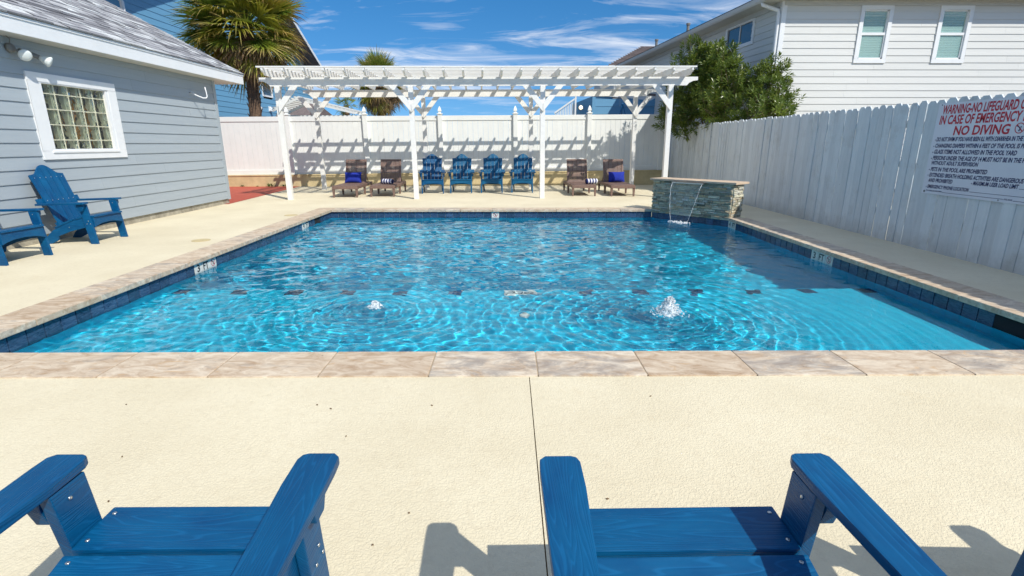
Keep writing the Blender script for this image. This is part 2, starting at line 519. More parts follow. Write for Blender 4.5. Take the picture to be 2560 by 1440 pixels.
# ------------------------------------------------------------------ mesh helpers
class MB:
    """collects shapes and links them as one mesh object"""

    def __init__(s):
        s.v, s.f, s.uv, s.tone = [], [], [], []

    def add(s, verts, faces, uvs=None, tone=None, M4=None):
        o = len(s.v)
        if M4 is not None:
            verts = [tuple(M4 @ Vector(p)) for p in verts]
        s.v += [tuple(p) for p in verts]
        for i, f in enumerate(faces):
            s.f.append(tuple(o + k for k in f))
            s.uv.append(uvs[i] if uvs else [(0, 0)] * len(f))
            s.tone.append(0.5 if tone is None else tone)
        return s

    def box(s, x0, x1, y0, y1, z0, z1, M4=None, tone=None):
        v = [(x, y, z) for z in (z0, z1) for y in (y0, y1) for x in (x0, x1)]
        f = [(0, 2, 3, 1), (4, 5, 7, 6), (0, 1, 5, 4), (2, 6, 7, 3), (0, 4, 6, 2), (1, 3, 7, 5)]
        d = (x1 - x0, y1 - y0, z1 - z0)
        ax = d.index(max(d))
        oth = [k for k in range(3) if k != ax]
        uv = [[(v[k][ax], v[k][oth[0]] + v[k][oth[1]]) for k in q] for q in f]
        return s.add(v, f, uv, tone, M4)

    def prism(s, pts, t0, t1, M4=None, tone=None):
        """outline pts (a,b), counter-clockwise, extruded along the third axis from t0 to t1; local axes a=X b=Y t=Z"""
        n = len(pts)
        v = [(a, b, t0) for a, b in pts] + [(a, b, t1) for a, b in pts]
        f = [tuple(range(n))[::-1], tuple(range(n, 2 * n))]
        uv = [[(pts[k][0], pts[k][1]) for k in range(n)][::-1], [(pts[k][0], pts[k][1]) for k in range(n)]]
        for i in range(n):
            j = (i + 1) % n
            f.append((i, j, n + j, n + i))
            uv.append([(pts[i][0], pts[i][1] + t0), (pts[j][0], pts[j][1] + t0), (pts[j][0], pts[j][1] + t1), (pts[i][0], pts[i][1] + t1)])
        return s.add(v, f, uv, tone, M4)

    def tube(s, path, r, n=8, cap=True):
        P = [Vector(p) for p in path]
        rr = r if isinstance(r, (list, tuple)) else [r] * len(P)
        rings = []
        up = None
        for i, p in enumerate(P):
            d = (P[min(i + 1, len(P) - 1)] - P[max(i - 1, 0)]).normalized()
            if up is None:
                up = d.orthogonal().normalized()
            up = (up - d * up.dot(d)).normalized()
            w = d.cross(up)
            rings.append([p + (up * math.cos(2 * PI * k / n) + w * math.sin(2 * PI * k / n)) * rr[i] for k in range(n)])
        v = [q for ring in rings for q in ring]
        f = []
        for i in range(len(P) - 1):
            for k in range(n):
                k2 = (k + 1) % n
                f.append((i * n + k, i * n + k2, (i + 1) * n + k2, (i + 1) * n + k))
        if cap:
            f.append(tuple(range(n))[::-1])
            f.append(tuple((len(P) - 1) * n + k for k in range(n)))
        return s.add(v, f)

    def lathe(s, prof, n=16, M4=None):
        """prof: list of (radius, z)"""
        v, f = [], []
        for r, z in prof:
            v += [(r * math.cos(2 * PI * k / n), r * math.sin(2 * PI * k / n), z) for k in range(n)]
        for i in range(len(prof) - 1):
            for k in range(n):
                k2 = (k + 1) % n
                f.append((i * n + k, i * n + k2, (i + 1) * n + k2, (i + 1) * n + k))
        f.append(tuple(range(n))[::-1])
        f.append(tuple((len(prof) - 1) * n + k for k in range(n)))
        return s.add(v, f, None, None, M4)

    def mesh(s, name, mat, smooth=False, bevel=0.0):
        me = bpy.data.meshes.new(name)
        me.from_pydata(s.v, [], s.f)
        uvl = me.uv_layers.new(name='UVMap')
        flat = [c for face in s.uv for p in face for c in p]
        uvl.data.foreach_set('uv', flat)
        if any(t != 0.5 for t in s.tone):
            a = me.attributes.new('tone', 'FLOAT', 'FACE')
            a.data.foreach_set('value', s.tone)
        me.materials.append(mat)
        if bevel or smooth:
            bm = bmesh.new()
            bm.from_mesh(me)
            if bevel:
                bmesh.ops.remove_doubles(bm, verts=bm.verts, dist=1e-5)
                bmesh.ops.recalc_face_normals(bm, faces=bm.faces)
                ed = [e for e in bm.edges if len(e.link_faces) == 2 and e.calc_face_angle(0) > R(35)]
                bmesh.ops.bevel(bm, geom=ed, offset=bevel, segments=2, profile=0.7, affect='EDGES', clamp_overlap=True)
            for fc in bm.faces:
                fc.smooth = True if smooth else False
            bm.to_mesh(me)
            bm.free()
        me.update()
        return me

    def build(s, name, mat, parent=None, loc=None, smooth=False, bevel=0.0):
        return link(name, s.mesh(name, mat, smooth, bevel), parent, loc)


def link(name, me, parent=None, loc=None, rot=None, scale=None):
    o = bpy.data.objects.new(name, me)
    COL.objects.link(o)
    if parent is not None:
        o.parent = parent
    if loc is not None:
        o.location = loc
    if rot is not None:
        o.rotation_euler = rot
    if scale is not None:
        o.scale = scale
    return o


def tag(o, label=None, cat=None, group=None, kind=None):
    if label:
        o['label'] = label
    if cat:
        o['category'] = cat
    if group:
        o['group'] = group
    if kind:
        o['kind'] = kind
    return o


def thing(name, label, cat, loc=(0, 0, 0), rz=0, group=None):
    o = bpy.data.objects.new(name, None)
    COL.objects.link(o)
    o.location = loc
    o.rotation_euler = (0, 0, rz)
    o.empty_display_size = 0.2
    return tag(o, label, cat, group)


def setting(name, loc=(0, 0, 0)):
    o = bpy.data.objects.new(name, None)
    COL.objects.link(o)
    o.location = loc
    o['kind'] = 'structure'
    return o


def copy_tree(o, parent=None):
    c = o.copy()
    COL.objects.link(c)
    c.parent = parent
    for ch in list(o.children):
        copy_tree(ch, c)
    return c


def receiver(o):
    o.cycles.is_caustics_receiver = True
    return o


def basis(o, a, b, c):
    """matrix that sends local X,Y,Z to the vectors a,b,c at origin o"""
    m = Matrix.Identity(4)
    for i, v in enumerate((a, b, c)):
        m[0][i], m[1][i], m[2][i] = v
    m[0][3], m[1][3], m[2][3] = o
    return m


YZX = basis((0, 0, 0), (0, 1, 0), (0, 0, 1), (1, 0, 0))      # outline in Y,Z extruded along X
XZY = basis((0, 0, 0), (1, 0, 0), (0, 0, 1), (0, -1, 0))     # outline in X,Z extruded along -Y


def text_mesh(body, mat, bold=0.0, shear=0.0):
    cu = bpy.data.curves.new('lettering', 'FONT')
    cu.body = body
    cu.size = 1.0
    cu.offset = bold
    cu.shear = shear
    cu.resolution_u = 3
    tmp = bpy.data.objects.new('tmp', cu)
    COL.objects.link(tmp)
    bpy.context.view_layer.update()
    dg = bpy.context.evaluated_depsgraph_get()
    me = bpy.data.meshes.new_from_object(tmp.evaluated_get(dg))
    bpy.data.objects.remove(tmp)
    bpy.data.curves.remove(cu)
    me.materials.clear()
    me.materials.append(mat)
    return me


def fit_text(body, mat, w, h, bold=0.0, shear=0.0, asc=False):
    """flat lettering in local XY from (0,0), scaled to width w and capital height h"""
    me = text_mesh(body, mat, bold, shear)
    n = len(me.vertices)
    co = np.empty(n * 3)
    me.vertices.foreach_get('co', co)
    co = co.reshape(-1, 3)
    x0, x1 = co[:, 0].min(), co[:, 0].max()
    y1 = co[:, 1].max()
    co[:, 0] = (co[:, 0] - x0) * w / (x1 - x0)
    co[:, 1] = co[:, 1] * h / y1
    me.vertices.foreach_set('co', co.ravel())
    me.name = 'lettering'
    return me


def no_diving_mesh(r, ring_mat, man_mat):
    """ring, slash and a small diving figure, flat in local XY"""
    mb = MB()
    n = 28
    for k in range(n):
        a0, a1 = 2 * PI * k / n, 2 * PI * (k + 1) / n
        mb.add([(r * math.cos(a0), r * math.sin(a0), 0), (r * math.cos(a1), r * math.sin(a1), 0),
                (r * 0.84 * math.cos(a1), r * 0.84 * math.sin(a1), 0), (r * 0.84 * math.cos(a0), r * 0.84 * math.sin(a0), 0)], [(0, 1, 2, 3)])
    d = r * 0.62
    w = r * 0.07
    mb.add([(-d - w, d - w, 0.0004), (-d + w, d + w, 0.0004), (d + w, -d + w, 0.0004), (d - w, -d - w, 0.0004)], [(0, 3, 2, 1)])
    ring = mb.mesh('symbol', ring_mat)
    mm = MB()
    q = r * 0.1
    def bar(x0, y0, x1, y1, ww):
        dx, dy = x1 - x0, y1 - y0
        l = math.hypot(dx, dy)
        nx, ny = -dy / l * ww, dx / l * ww
        mm.add([(x0 - nx, y0 - ny, 0.0008), (x1 - nx * 0.6, y1 - ny * 0.6, 0.0008), (x1 + nx * 0.6, y1 + ny * 0.6, 0.0008), (x0 + nx, y0 + ny, 0.0008)], [(0, 1, 2, 3)])
    bar(-7 * q, 4.5 * q, 1 * q, 0.5 * q, q * 0.9)
    bar(1 * q, 0.5 * q, 0.2 * q, -5.5 * q, q * 1.2)
    bar(0.2 * q, -5.5 * q, -2.2 * q, -3.2 * q, q * 0.7)
    mm.add([(2.4 * q + q * 1.3 * math.cos(t * PI / 4), 2.2 * q + q * 1.3 * math.sin(t * PI / 4), 0.0008) for t in range(8)], [tuple(range(8))])
    man = mm.mesh('figure', man_mat)
    return ring, man


# ================================================================== LARGE STRUCTURE
# ------------------------------------------------------------------ deck and ground
WX0, WX1 = -3.51, 3.88          # pool walls
WY0, WY1 = 2.98, 10.33
DIA, DIB = Vector((2.85, 10.33)), Vector((3.88, 9.10))    # corner cut by the waterfall wall
CO = 0.33                        # coping width
DX0, DX1, DY0, DY1 = WX0 - 0.30, WX1 + 0.30, WY0 - 0.32, WY1 + 0.27
JX0, JX1 = 0.114, 0.1185          # expansion joint
mb = MB()
def sheet(x0, x1, y0, y1, z=0.0):
    mb.add([(x0, y0, z), (x1, y0, z), (x1, y1, z), (x0, y1, z)], [(0, 1, 2, 3)])
sheet(-12, JX0, -4, DY0)
sheet(JX1, 8, -4, DY0)
sheet(-12, DX0, DY0, DY1)
sheet(DX1, 8, DY0, DY1)
sheet(-12, 8, DY1, 17.2)
mb.add([(JX0, -4, 0), (JX0, DY0, 0), (JX0, DY0, -0.03), (JX0, -4, -0.03)], [(0, 1, 2, 3)])
mb.add([(JX1, -4, 0), (JX1, -4, -0.03), (JX1, DY0, -0.03), (JX1, DY0, 0)], [(0, 1, 2, 3)])
deck = tag(mb.build('pool_deck', M['deck']), kind='structure')
mb = MB()
mb.add([(JX0, -4, -0.012), (JX1, -4, -0.012), (JX1, DY0, -0.012), (JX0, DY0, -0.012)], [(0, 1, 2, 3)])
mb.build('expansion_joint', M['joint'], deck)
# the deck corner under the cut pool corner
mb = MB()
mb.add([(DIA.x - 0.1, DY1, -0.002), (DX1, DIB.y - 0.15, -0.002), (DX1, DY1, -0.002)], [(0, 1, 2)])
mb.build('deck_corner', M['deck'], deck)

mb = MB()
sheet(-400, 400, 17.2, 700)
sheet(-400, 400, -300, -4)
sheet(-400, -12, -4, 17.2)
sheet(8, 400, -4, 17.2)
tag(mb.build('ground', M['soil']), kind='structure')

mb = MB()
mb.add([(-6.02, 11.32, 0.004), (-6.38, 16.55, 0.004), (-10.5, 16.55, 0.004), (-10.5, 11.32, 0.004)], [(0, 1, 2, 3)])
tag(mb.build('red_path', M['red']), kind='structure')

# ------------------------------------------------------------------ pool shell
pool = setting('swimming_pool')
FL, SH, SHY = -1.12, -0.44, 5.28
mb = MB()
mb.add([(WX0, SHY, FL), (WX1, SHY, FL), (WX1, WY1, FL), (WX0, WY1, FL)], [(0, 1, 2, 3)])
mb.add([(WX0, WY0, SH), (WX1, WY0, SH), (WX1, SHY, SH), (WX0, SHY, SH)], [(0, 1, 2, 3)])
mb.add([(WX0, SHY, FL), (WX0, SHY, SH), (WX1, SHY, SH), (WX1, SHY, FL)], [(0, 1, 2, 3)])
TB = -0.215                       # bottom of the tile band
for (x0, y0), (x1, y1) in (((WX0, WY0), (WX0, WY1)), ((WX0, WY1), tuple(DIA)), (tuple(DIA), tuple(DIB)), (tuple(DIB), (WX1, WY0)), ((WX1, WY0), (WX0, WY0))):
    mb.add([(x0, y0, FL), (x1, y1, FL), (x1, y1, TB), (x0, y0, TB)], [(0, 1, 2, 3)])
receiver(mb.build('pool_shell', M['plaster'], pool))

# backing for the tiles
def wall_run(p0, p1):
    p0, p1 = Vector(p0), Vector(p1)
    d = (p1 - p0)
    n = Vector((d.y, -d.x)).normalized()     # into the pool for the order used below
    return p0, d.normalized(), n, d.length

RUNS = {'left': wall_run((WX0, WY0), (WX0, WY1)), 'far': wall_run((WX0, WY1), DIA), 'cut': wall_run(DIA, DIB), 'right': wall_run(DIB, (WX1, WY0)), 'near': wall_run((WX1, WY0), (WX0, WY0))}
mb = MB()
for k, (p, d, n, ln) in RUNS.items():
    a, c2 = p - n * 0.006, p + d * ln - n * 0.006
    top = -0.035
    mb.add([(a.x, a.y, TB - 0.01), (c2.x, c2.y, TB - 0.01), (c2.x, c2.y, top), (a.x, a.y, top)], [(0, 1, 2, 3)])
receiver(mb.build('tile_grout_bed', M['grout'], pool))
# tiles 6 inch
tl = 0.1425
tb = MB()
tb.prism([(0, 0), (tl, 0), (tl, 0.172), (0, 0.172)], -0.006, 0.005)
tile_me = tb.mesh('waterline_tile', M['tile'], bevel=0.003)
wt_me = tb.mesh('depth_tile', M['whitetile'], bevel=0.003)
SKIP = {'right': [(8.30, 10), (3.42, 3.98)], 'left': [(9.40, 9.78)]}
MARK = {'left': [(5.66, '3'), (5.81, 'FT'), (5.96, 'X'), (8.88, '4'), (9.03, 'FT')], 'right': [(6.46, '3'), (6.31, 'FT'), (6.16, 'X'), (9.0, '4'), (8.85, 'FT')]}
pitch = 0.1515
for key, (p, d, n, ln) in RUNS.items():
    if key == 'near':
        continue
    cnt = round(ln / 0.1515)
    pitch = ln / cnt
    start = 0.0
    for i in range(cnt):
        s0 = start + i * pitch + 0.0045
        o3 = p + d * s0
        mid = p + d * (s0 + tl / 2)
        if key == 'right' and 3.45 < mid.y < 3.97:
            continue
        if key == 'left' and 9.36 < mid.y < 9.72:
            continue
        txt = None
        if key == 'left':
            for yy, t in ((5.72, '3'), (5.87, 'FT'), (6.02, 'X'), (8.94, '4'), (9.09, 'FT')):
                if abs(mid.y - yy) < pitch / 2:
                    txt = t
        if key == 'right':
            for yy, t in ((6.39, '3'), (6.24, 'FT'), (6.09, 'X'), (9.02, '4'), (8.87, 'FT')):
                if abs(mid.y - yy) < pitch / 2:
                    txt = t
        if key == 'far' and abs(mid.x + 0.26) < pitch / 2:
            txt = 'X'
        M4 = basis((o3.x, o3.y, TB), (d.x, d.y, 0), (0, 0, 1), (n.x, n.y, 0))
        o = link('depth_tile' if txt else 'waterline_tile', wt_me if txt else tile_me, pool)
        o.matrix_local = M4
        receiver(o)
        if txt == 'X':
            ring, man = no_diving_mesh(0.044, M['redprint'], M['black'])
            for nm, me in (('symbol', ring), ('figure', man)):
                q = link(nm, me, o)
                q.location = (tl / 2, 0.114, 0.0065)
        elif txt:
            w = 0.055 if len(txt) == 1 else 0.105
            q = link('lettering', fit_text(txt, M['black'], w, 0.082, 0.02), o)
            q.location = ((tl - w) / 2, 0.072, 0.0065)
# skimmer mouths
for (x, y0, y1, sgn) in ((WX1, 3.45, 3.97, 1), (WX0, 9.36, 9.72, -1)):
    mb = MB()
    xs = sorted((x + sgn * 0.01, x + sgn * 0.3))
    mb.add([(x + sgn * 0.28, y0, -0.215), (x + sgn * 0.28, y1, -0.215), (x + sgn * 0.28, y1, -0.035), (x + sgn * 0.28, y0, -0.035)], [(0, 1, 2, 3)])
    mb.add([(x - sgn * 0.001, y0, -0.21), (x - sgn * 0.001, y1, -0.21), (x - sgn * 0.001, y1, -0.04), (x - sgn * 0.001, y0, -0.04)], [(0, 1, 2, 3)])
    mb.build('skimmer_mouth', M['void'], pool)

# coping stones
def coping_stone(x0, x1, y0, y1, nose):
    """a slab with a rounded nose on the pool side: nose is 'x+','x-','y+','y-'"""
    mb = MB()
    mb.box(x0, x1, y0, y1, -0.042, 0.008)
    return mb.build('coping_stone', M['travertine'], pool, bevel=0.007)
GAP = 0.003
x = WX0 - 0.30
first = True
xs = [-3.81, -3.62]
cur = -3.81 + 0.30 - 0.19
edges = [-3.81, -3.30]
while edges[-1] < WX1 + 0.28:
    edges.append(edges[-1] + 0.613)
edges[-1] = WX1 + 0.30
JOG = 0.123 - 0.0
# shift so that joints fall where the photograph has them
shift = (0.166 - min(edges, key=lambda e: abs(e - 0.166)))
edges = [edges[0]] + [e + shift for e in edges[1:-1]] + [edges[-1]]
for a, c2 in zip(edges[:-1], edges[1:]):
    coping_stone(a + GAP, c2 - GAP, WY0 - 0.32, WY0 + 0.035, 'y+')
def run_y(x0, x1, ya, yb):
    n = round((yb - ya) / 0.61)
    st = (yb - ya) / n
    for i in range(n):
        coping_stone(x0, x1, ya + i * st + GAP, ya + (i + 1) * st - GAP, 'x')
run_y(WX0 - 0.30, WX0 + 0.035, WY0 + 0.038, WY1 + 0.27)
run_y(WX1 - 0.035, WX1 + 0.30, WY0 + 0.038, DIB.y - 0.02)
n = 10
st = (DIA.x - (WX0 + 0.035)) / n
for i in range(n):
    coping_stone(WX0 + 0.038 + i * st, WX0 + 0.035 + (i + 1) * st - GAP, WY1 - 0.035, WY1 + 0.27, 'y-')

mb = MB()
mb.box(WX0 - 0.29, WX1 + 0.29, WY0 - 0.31, WY0 + 0.024, -0.04, 0.0045)
mb.box(WX0 - 0.29, WX0 + 0.024, WY0 + 0.025, WY1 + 0.26, -0.04, 0.0046)
mb.box(WX1 - 0.024, WX1 + 0.29, WY0 + 0.025, DIB.y - 0.03, -0.04, 0.0046)
mb.box(WX0 + 0.025, DIA.x - 0.02, WY1 - 0.024, WY1 + 0.26, -0.04, 0.0047)
mb.build('coping_mortar', M['mortar'], pool)
# dark step-edge tiles on the shelf, NO DIVING tile, white floor fitting
mb = MB()
mb.box(-0.075, 0.075, -0.075, 0.075, 0, 0.006)
st_me = mb.mesh('step_tile', M['tile'], bevel=0.002)
for x0 in (-3.16, -2.60, -2.08, -1.56, -1.05, -0.51, 0.75, 1.29, 1.84, 2.39, 2.91, 3.50):
    receiver(link('step_tile', st_me, pool, (x0 * 1.068, 5.19, SH)))
mb = MB()
mb.box(-0.165, 0.165, -0.08, 0.08, 0, 0.006)
nd = receiver(mb.build('depth_tile', M['whitetile'], pool, (0.125, 5.19, SH)))
nd['label'] = 'white tile reading NO DIVING on the shelf edge'
q = link('lettering', fit_text('NO DIVING', M['black'], 0.29, 0.085, 0.025), nd, (-0.145, -0.043, 0.0075))
mb = MB()
mb.lathe([(0.045, 0), (0.045, 0.012), (0.03, 0.022), (0.012, 0.024)], 20)
receiver(mb.build('floor_fitting', M['whitetile'], pool, (0.15, 4.47, SH), smooth=True))

# ------------------------------------------------------------------ water
def build_water():
    dx = 0.0125
    xs = np.arange(WX0 + 0.0, WX1 + dx * 0.5, dx)
    ys = np.arange(WY0 + 0.0, WY1 + dx * 0.5, dx)
    X, Y = np.meshgrid(xs, ys)
    r = np.random.default_rng(5)
    # calm toward the near right corner and along the right wall, choppier in the middle
    calm = np.clip((X - 1.5) / 1.6, 0, 1) * np.clip((6.2 - Y) / 1.6, 0, 1)
    amp = 1.0 - 0.85 * calm
    amp *= 1.0 - 0.5 * np.clip((X - 2.6) / 1.0, 0, 1)
    warp = 0.30 * np.sin(0.9 * X + 1.7 * Y) + 0.22 * np.sin(2.3 * X - 1.1 * Y + 2.0)
    def waves(n, k0, k1, slope, spread):
        Z_ = np.zeros_like(X)
        for i in range(n):
            k = k0 * (k1 / k0) ** r.uniform(0, 1)
            th = r.normal(PI / 2, spread)
            ph = r.uniform(0, 2 * PI)
            Z_ += r.uniform(0.6, 1.3) * slope / k * np.sin(k * (X * np.cos(th) + Y * np.sin(th)) + ph + warp * r.uniform(-2.5, 2.5))
        return Z_
    patch = 0.55 + 0.45 * np.sin(1.1 * X + 0.6 * np.sin(1.3 * Y)) * np.sin(1.5 * Y + 0.8 * np.sin(0.9 * X) + 0.7)
    shelf = np.clip((5.5 - Y) / 0.7, 0, 1)
    Z = waves(34, 8, 40, 0.0170, 0.75) * (1.0 - 0.45 * shelf) + waves(40, 30, 85, 0.0062, 1.0) * (0.40 + 0.85 * patch) * (1 + 1.5 * shelf)
    Z *= amp
    for (bx, by, a) in ((-1.18, 4.39, 0.0040), (1.37, 4.22, 0.0060)):
        rr = np.hypot(X - bx, Y - by)
        wob = 0.35 * np.sin(3 * np.arctan2(Y - by, X - bx) + bx) + 0.25 * np.sin(7 * np.arctan2(Y - by, X - bx) + 1.3)
        Z += a * 0.70 * np.sin(rr * 44 + wob) * np.exp(-rr * 1.2) * np.clip(rr / 0.12, 0, 1)
        Z += a * 0.36 * np.sin(rr * 82 + 2 * wob) * np.exp(-rr * 1.3) * np.clip(rr / 0.12, 0, 1)
        Z += 0.018 * np.exp(-(rr / 0.09) ** 2)
    rr = np.hypot(X - 3.05, Y - 9.35)
    Z += 0.005 * np.sin(rr * 30) * np.exp(-rr * 1.0)
    Z += -0.152
    ny, nx = X.shape
    V = np.stack([X, Y, Z], -1).reshape(-1, 3)
    idx = np.arange(nx * ny).reshape(ny, nx)
    F = np.stack([idx[:-1, :-1], idx[:-1, 1:], idx[1:, 1:], idx[1:, :-1]], -1).reshape(-1, 4)
    me = bpy.data.meshes.new('pool_water')
    me.vertices.add(len(V))
    me.vertices.foreach_set('co', V.ravel())
    me.loops.add(F.size)
    me.loops.foreach_set('vertex_index', F.ravel().astype(np.int32))
    me.polygons.add(len(F))
    me.polygons.foreach_set('loop_start', np.arange(0, F.size, 4, dtype=np.int32))
    me.polygons.foreach_set('loop_total', np.full(len(F), 4, dtype=np.int32))
    me.polygons.foreach_set('use_smooth', np.ones(len(F), dtype=bool))
    me.update(calc_edges=True)
    me.materials.append(M['water'])
    o = link('pool_water', me)
    o.cycles.is_caustics_caster = True
    tag(o, kind='structure')
build_water()


# ------------------------------------------------------------------ siding
def siding(parent, mat, origin, along, out, length, z0, z1, exposure, holes=(), name='siding_board', clip=None, thick=0.012, joints=True):
    """lapped horizontal boards on a wall: origin at one end, 'along' and 'out' unit vectors in plan; holes (s0,s1,za,zb)"""
    cache = {}
    jr = random.Random(int(length * 100))
    n = int(math.ceil((z1 - z0) / exposure))
    for i in range(n):
        za = z0 + i * exposure
        zb = min(za + exposure, z1)
        spans = [(0.0, length)]
        if clip:
            lo, hi = clip((za + zb) / 2)
            spans = [(max(0, lo), min(length, hi))]
        for (s0, s1, ha, hb) in holes:
            if za < hb - 0.02 and zb > ha + 0.02:
                ns = []
                for (u0, u1) in spans:
                    if s0 > u0 + 0.01:
                        ns.append((u0, min(u1, s0)))
                    if s1 < u1 - 0.01:
                        ns.append((max(u0, s1), u1))
                spans = [q for q in ns if q[1] - q[0] > 0.02]
        if joints:
            ns = []
            for (u0, u1) in spans:
                c_ = u0 + jr.uniform(0.8, 3.6)
                while c_ < u1 - 0.3:
                    ns.append((u0, c_ - 0.0012))
                    u0 = c_ + 0.0012
                    c_ += 3.66
                ns.append((u0, u1))
            spans = ns
        for (u0, u1) in spans:
            if u1 - u0 < 0.03:
                continue
            key = (round(u1 - u0, 3), round(zb - za, 3))
            if key not in cache:
                mb = MB()
                hgt = zb - za
                # cross-section: thick at the butt, thin at the top
                pts = [(-0.004, 0.0), (thick + 0.006, 0.0), (thick + 0.006, 0.006), (0.005, hgt - 0.001), (-0.004, hgt - 0.001)]
                ln = u1 - u0
                v = [(0, a, z) for a, z in pts] + [(ln, a, z) for a, z in pts]
                k = len(pts)
                f = [tuple(range(k)), tuple(range(2 * k - 1, k - 1, -1))] + [(j, k + j, k + (j + 1) % k, (j + 1) % k) for j in range(k)]
                mb.add(v, f)
                cache[key] = mb.mesh(name, mat)
            p = Vector(origin) + Vector((along[0], along[1], 0)) * u0
            o = link(name, cache[key], parent)
            o.matrix_local = basis((p.x, p.y, za), (along[0], along[1], 0), (out[0], out[1], 0), (0, 0, 1))


def plane_box(parent, name, mat, origin, along, out, s0, s1, d0, d1, z0, z1, bevel=0.0):
    mb = MB()
    M4 = basis(origin, (along[0], along[1], 0), (out[0], out[1], 0), (0, 0, 1))
    mb.box(s0, s1, d0, d1, z0, z1, M4)
    return mb.build(name, mat, parent, bevel=bevel)


def shingle_roof(parent, mat, eave0, along, up, length, slope_len, course=0.135, tab=(0.16, 0.42), name='shingles', seed=3):
    """overlapping tabs on a roof plane, joined as one part; up = unit vector up the slope"""
    rr = random.Random(seed)
    e = Vector(eave0)
    a = Vector(along)
    u = Vector(up)
    nn = a.cross(u).normalized()
    if nn.z < 0:
        nn = -nn
    mb = MB()
    n = int(slope_len / course)
    for i in range(n):
        s = -rr.uniform(0, 0.2)
        tone_row = rr.uniform(-0.12, 0.12)
        while s < length:
            w = rr.uniform(*tab)
            s0, s1 = max(s, 0), min(s + w - 0.006, length)
            if s1 - s0 > 0.02:
                lift = rr.choice((0.006, 0.010, 0.016))
                b0 = e + u * (i * course) + nn * (lift + 0.004)
                b1 = e + u * ((i + 1) * course + 0.03) + nn * 0.006
                p = [b0 + a * s0, b0 + a * s1, b1 + a * s1, b1 + a * s0]
                q = [p[0] - nn * (lift + 0.006), p[1] - nn * (lift + 0.006)]
                mb.add(p + q, [(0, 1, 2, 3), (4, 5, 1, 0)], None, min(1, max(0, rr.gauss(0.5, 0.24) + tone_row + 0.001)))
            s += w
    o = mb.build(name, mat, parent)
    o['kind'] = 'stuff'
    return o


# ------------------------------------------------------------------ pool house on the left
HX = -6.10
ph = thing('pool_house', 'grey blue pool house with white eave and glass block window beside the left deck', 'building')
wy0, wy1 = -1.0, 11.55
gw = (7.06, 8.60, 1.05, 2.14)            # outer window frame Y0 Y1 Z0 Z1
gl = (7.27, 8.38, 1.185, 2.015)          # glass
siding(ph, M['greysiding'], (HX, wy0, 0), (0, 1), (1, 0), wy1 - wy0 - 0.09, 0.105, 2.51, 0.1655,
       holes=[(gw[0] - wy0 + 0.06, gw[1] - wy0 - 0.06, gw[2] + 0.06, gw[3] - 0.06)])
mb = MB()
mb.box(HX - 0.01, HX + 0.022, wy1 - 0.09, wy1 + 0.012, 0.09, 2.51)
mb.box(HX - 0.09, HX - 0.012, wy1 - 0.005, wy1 + 0.014, 0.09, 2.51)
mb.build('corner_board', M['greysiding'], ph)
mb = MB()
mb.box(HX - 6.0, HX - 0.012, wy1 - 0.16, wy1 - 0.01, 0.1, 2.5)
mb.box(HX - 6.0, HX - 5.85, wy0, wy1 - 0.16, 0.1, 2.5)
mb.build('wall', M['greysiding'], ph)
mb = MB()
mb.box(HX - 6.0, HX - 0.012, wy0, wy1 - 0.01, -0.05, 0.098)
mb.build('foundation', M['foundation'], ph)
# wall core behind the boards, leaving the window open
mb = MB()
mb.box(HX - 0.12, HX - 0.005, wy0, gl[0] - 0.02, 0.1, 2.5)
mb.box(HX - 0.12, HX - 0.005, gl[1] + 0.02, wy1 - 0.17, 0.1, 2.5)
mb.box(HX - 0.12, HX - 0.005, gl[0] - 0.02, gl[1] + 0.02, 0.1, gl[2] - 0.02)
mb.box(HX - 0.12, HX - 0.005, gl[0] - 0.02, gl[1] + 0.02, gl[3] + 0.02, 2.5)
mb.build('wall_core', M['soffit'], ph)
# window: trim boards, inner frame, blocks
win = MB()
for (y0, y1, z0, z1) in ((gw[0], gw[1], gw[3] - 0.11, gw[3]), (gw[0], gw[1], gw[2], gw[2] + 0.11), (gw[0], gl[0] - 0.055, gw[2] + 0.11, gw[3] - 0.11), (gl[1] + 0.055, gw[1], gw[2] + 0.11, gw[3] - 0.11)):
    win.box(HX + 0.0, HX + 0.036, y0, y1, z0, z1)
win = win.build('window', M['trim'], ph, bevel=0.003)
fr = MB()
for (y0, y1, z0, z1) in ((gl[0] - 0.055, gl[1] + 0.055, gl[3], gw[3] - 0.11), (gl[0] - 0.055, gl[1] + 0.055, gw[2] + 0.11, gl[2]), (gl[0] - 0.055, gl[0], gl[2], gl[3]), (gl[1], gl[1] + 0.055, gl[2], gl[3])):
    fr.box(HX - 0.06, HX + 0.03, y0, y1, z0, z1)
fr.build('frame', M['trim'], win, bevel=0.003)
mb = MB()
mb.box(HX - 0.04, HX + 0.05, gl[0] - 0.06, gl[1] + 0.06, gw[2] + 0.085, gw[2] + 0.112)
mb.build('sill', M['trim'], win, bevel=0.004)
ny = 5
bw = (gl[1] - gl[0]) / 5
rows = [0.12, 0.197, 0.197, 0.197, 0.119]
z = gl[2]
mort = MB()
for r_, hh in enumerate(rows):
    for k in range(5):
        y0 = gl[0] + k * bw
        mb = MB()
        mb.box(HX - 0.055, HX - 0.004, y0 + 0.011, y0 + bw - 0.011, z + 0.008, z + hh - 0.008)
        mb.build('glass_block', M['glassblock'], win, bevel=0.006)
        # cream inner walls of each block, seen through the glass
        mort.box(HX - 0.115, HX - 0.058, y0 + bw - 0.05, y0 + bw - 0.011, z + 0.008, z + hh - 0.008)
    z += hh
    mort.box(HX - 0.058, HX - 0.010, gl[0], gl[1], z - 0.0075, z + 0.0075 if r_ < 4 else z)
for k in range(6):
    y0 = gl[0] + k * bw
    mort.box(HX - 0.0585, HX - 0.0095, max(gl[0], y0 - 0.010), min(gl[1], y0 + 0.010), gl[2], gl[3])
mort.build('mortar', M['cream'], win)
mb = MB()
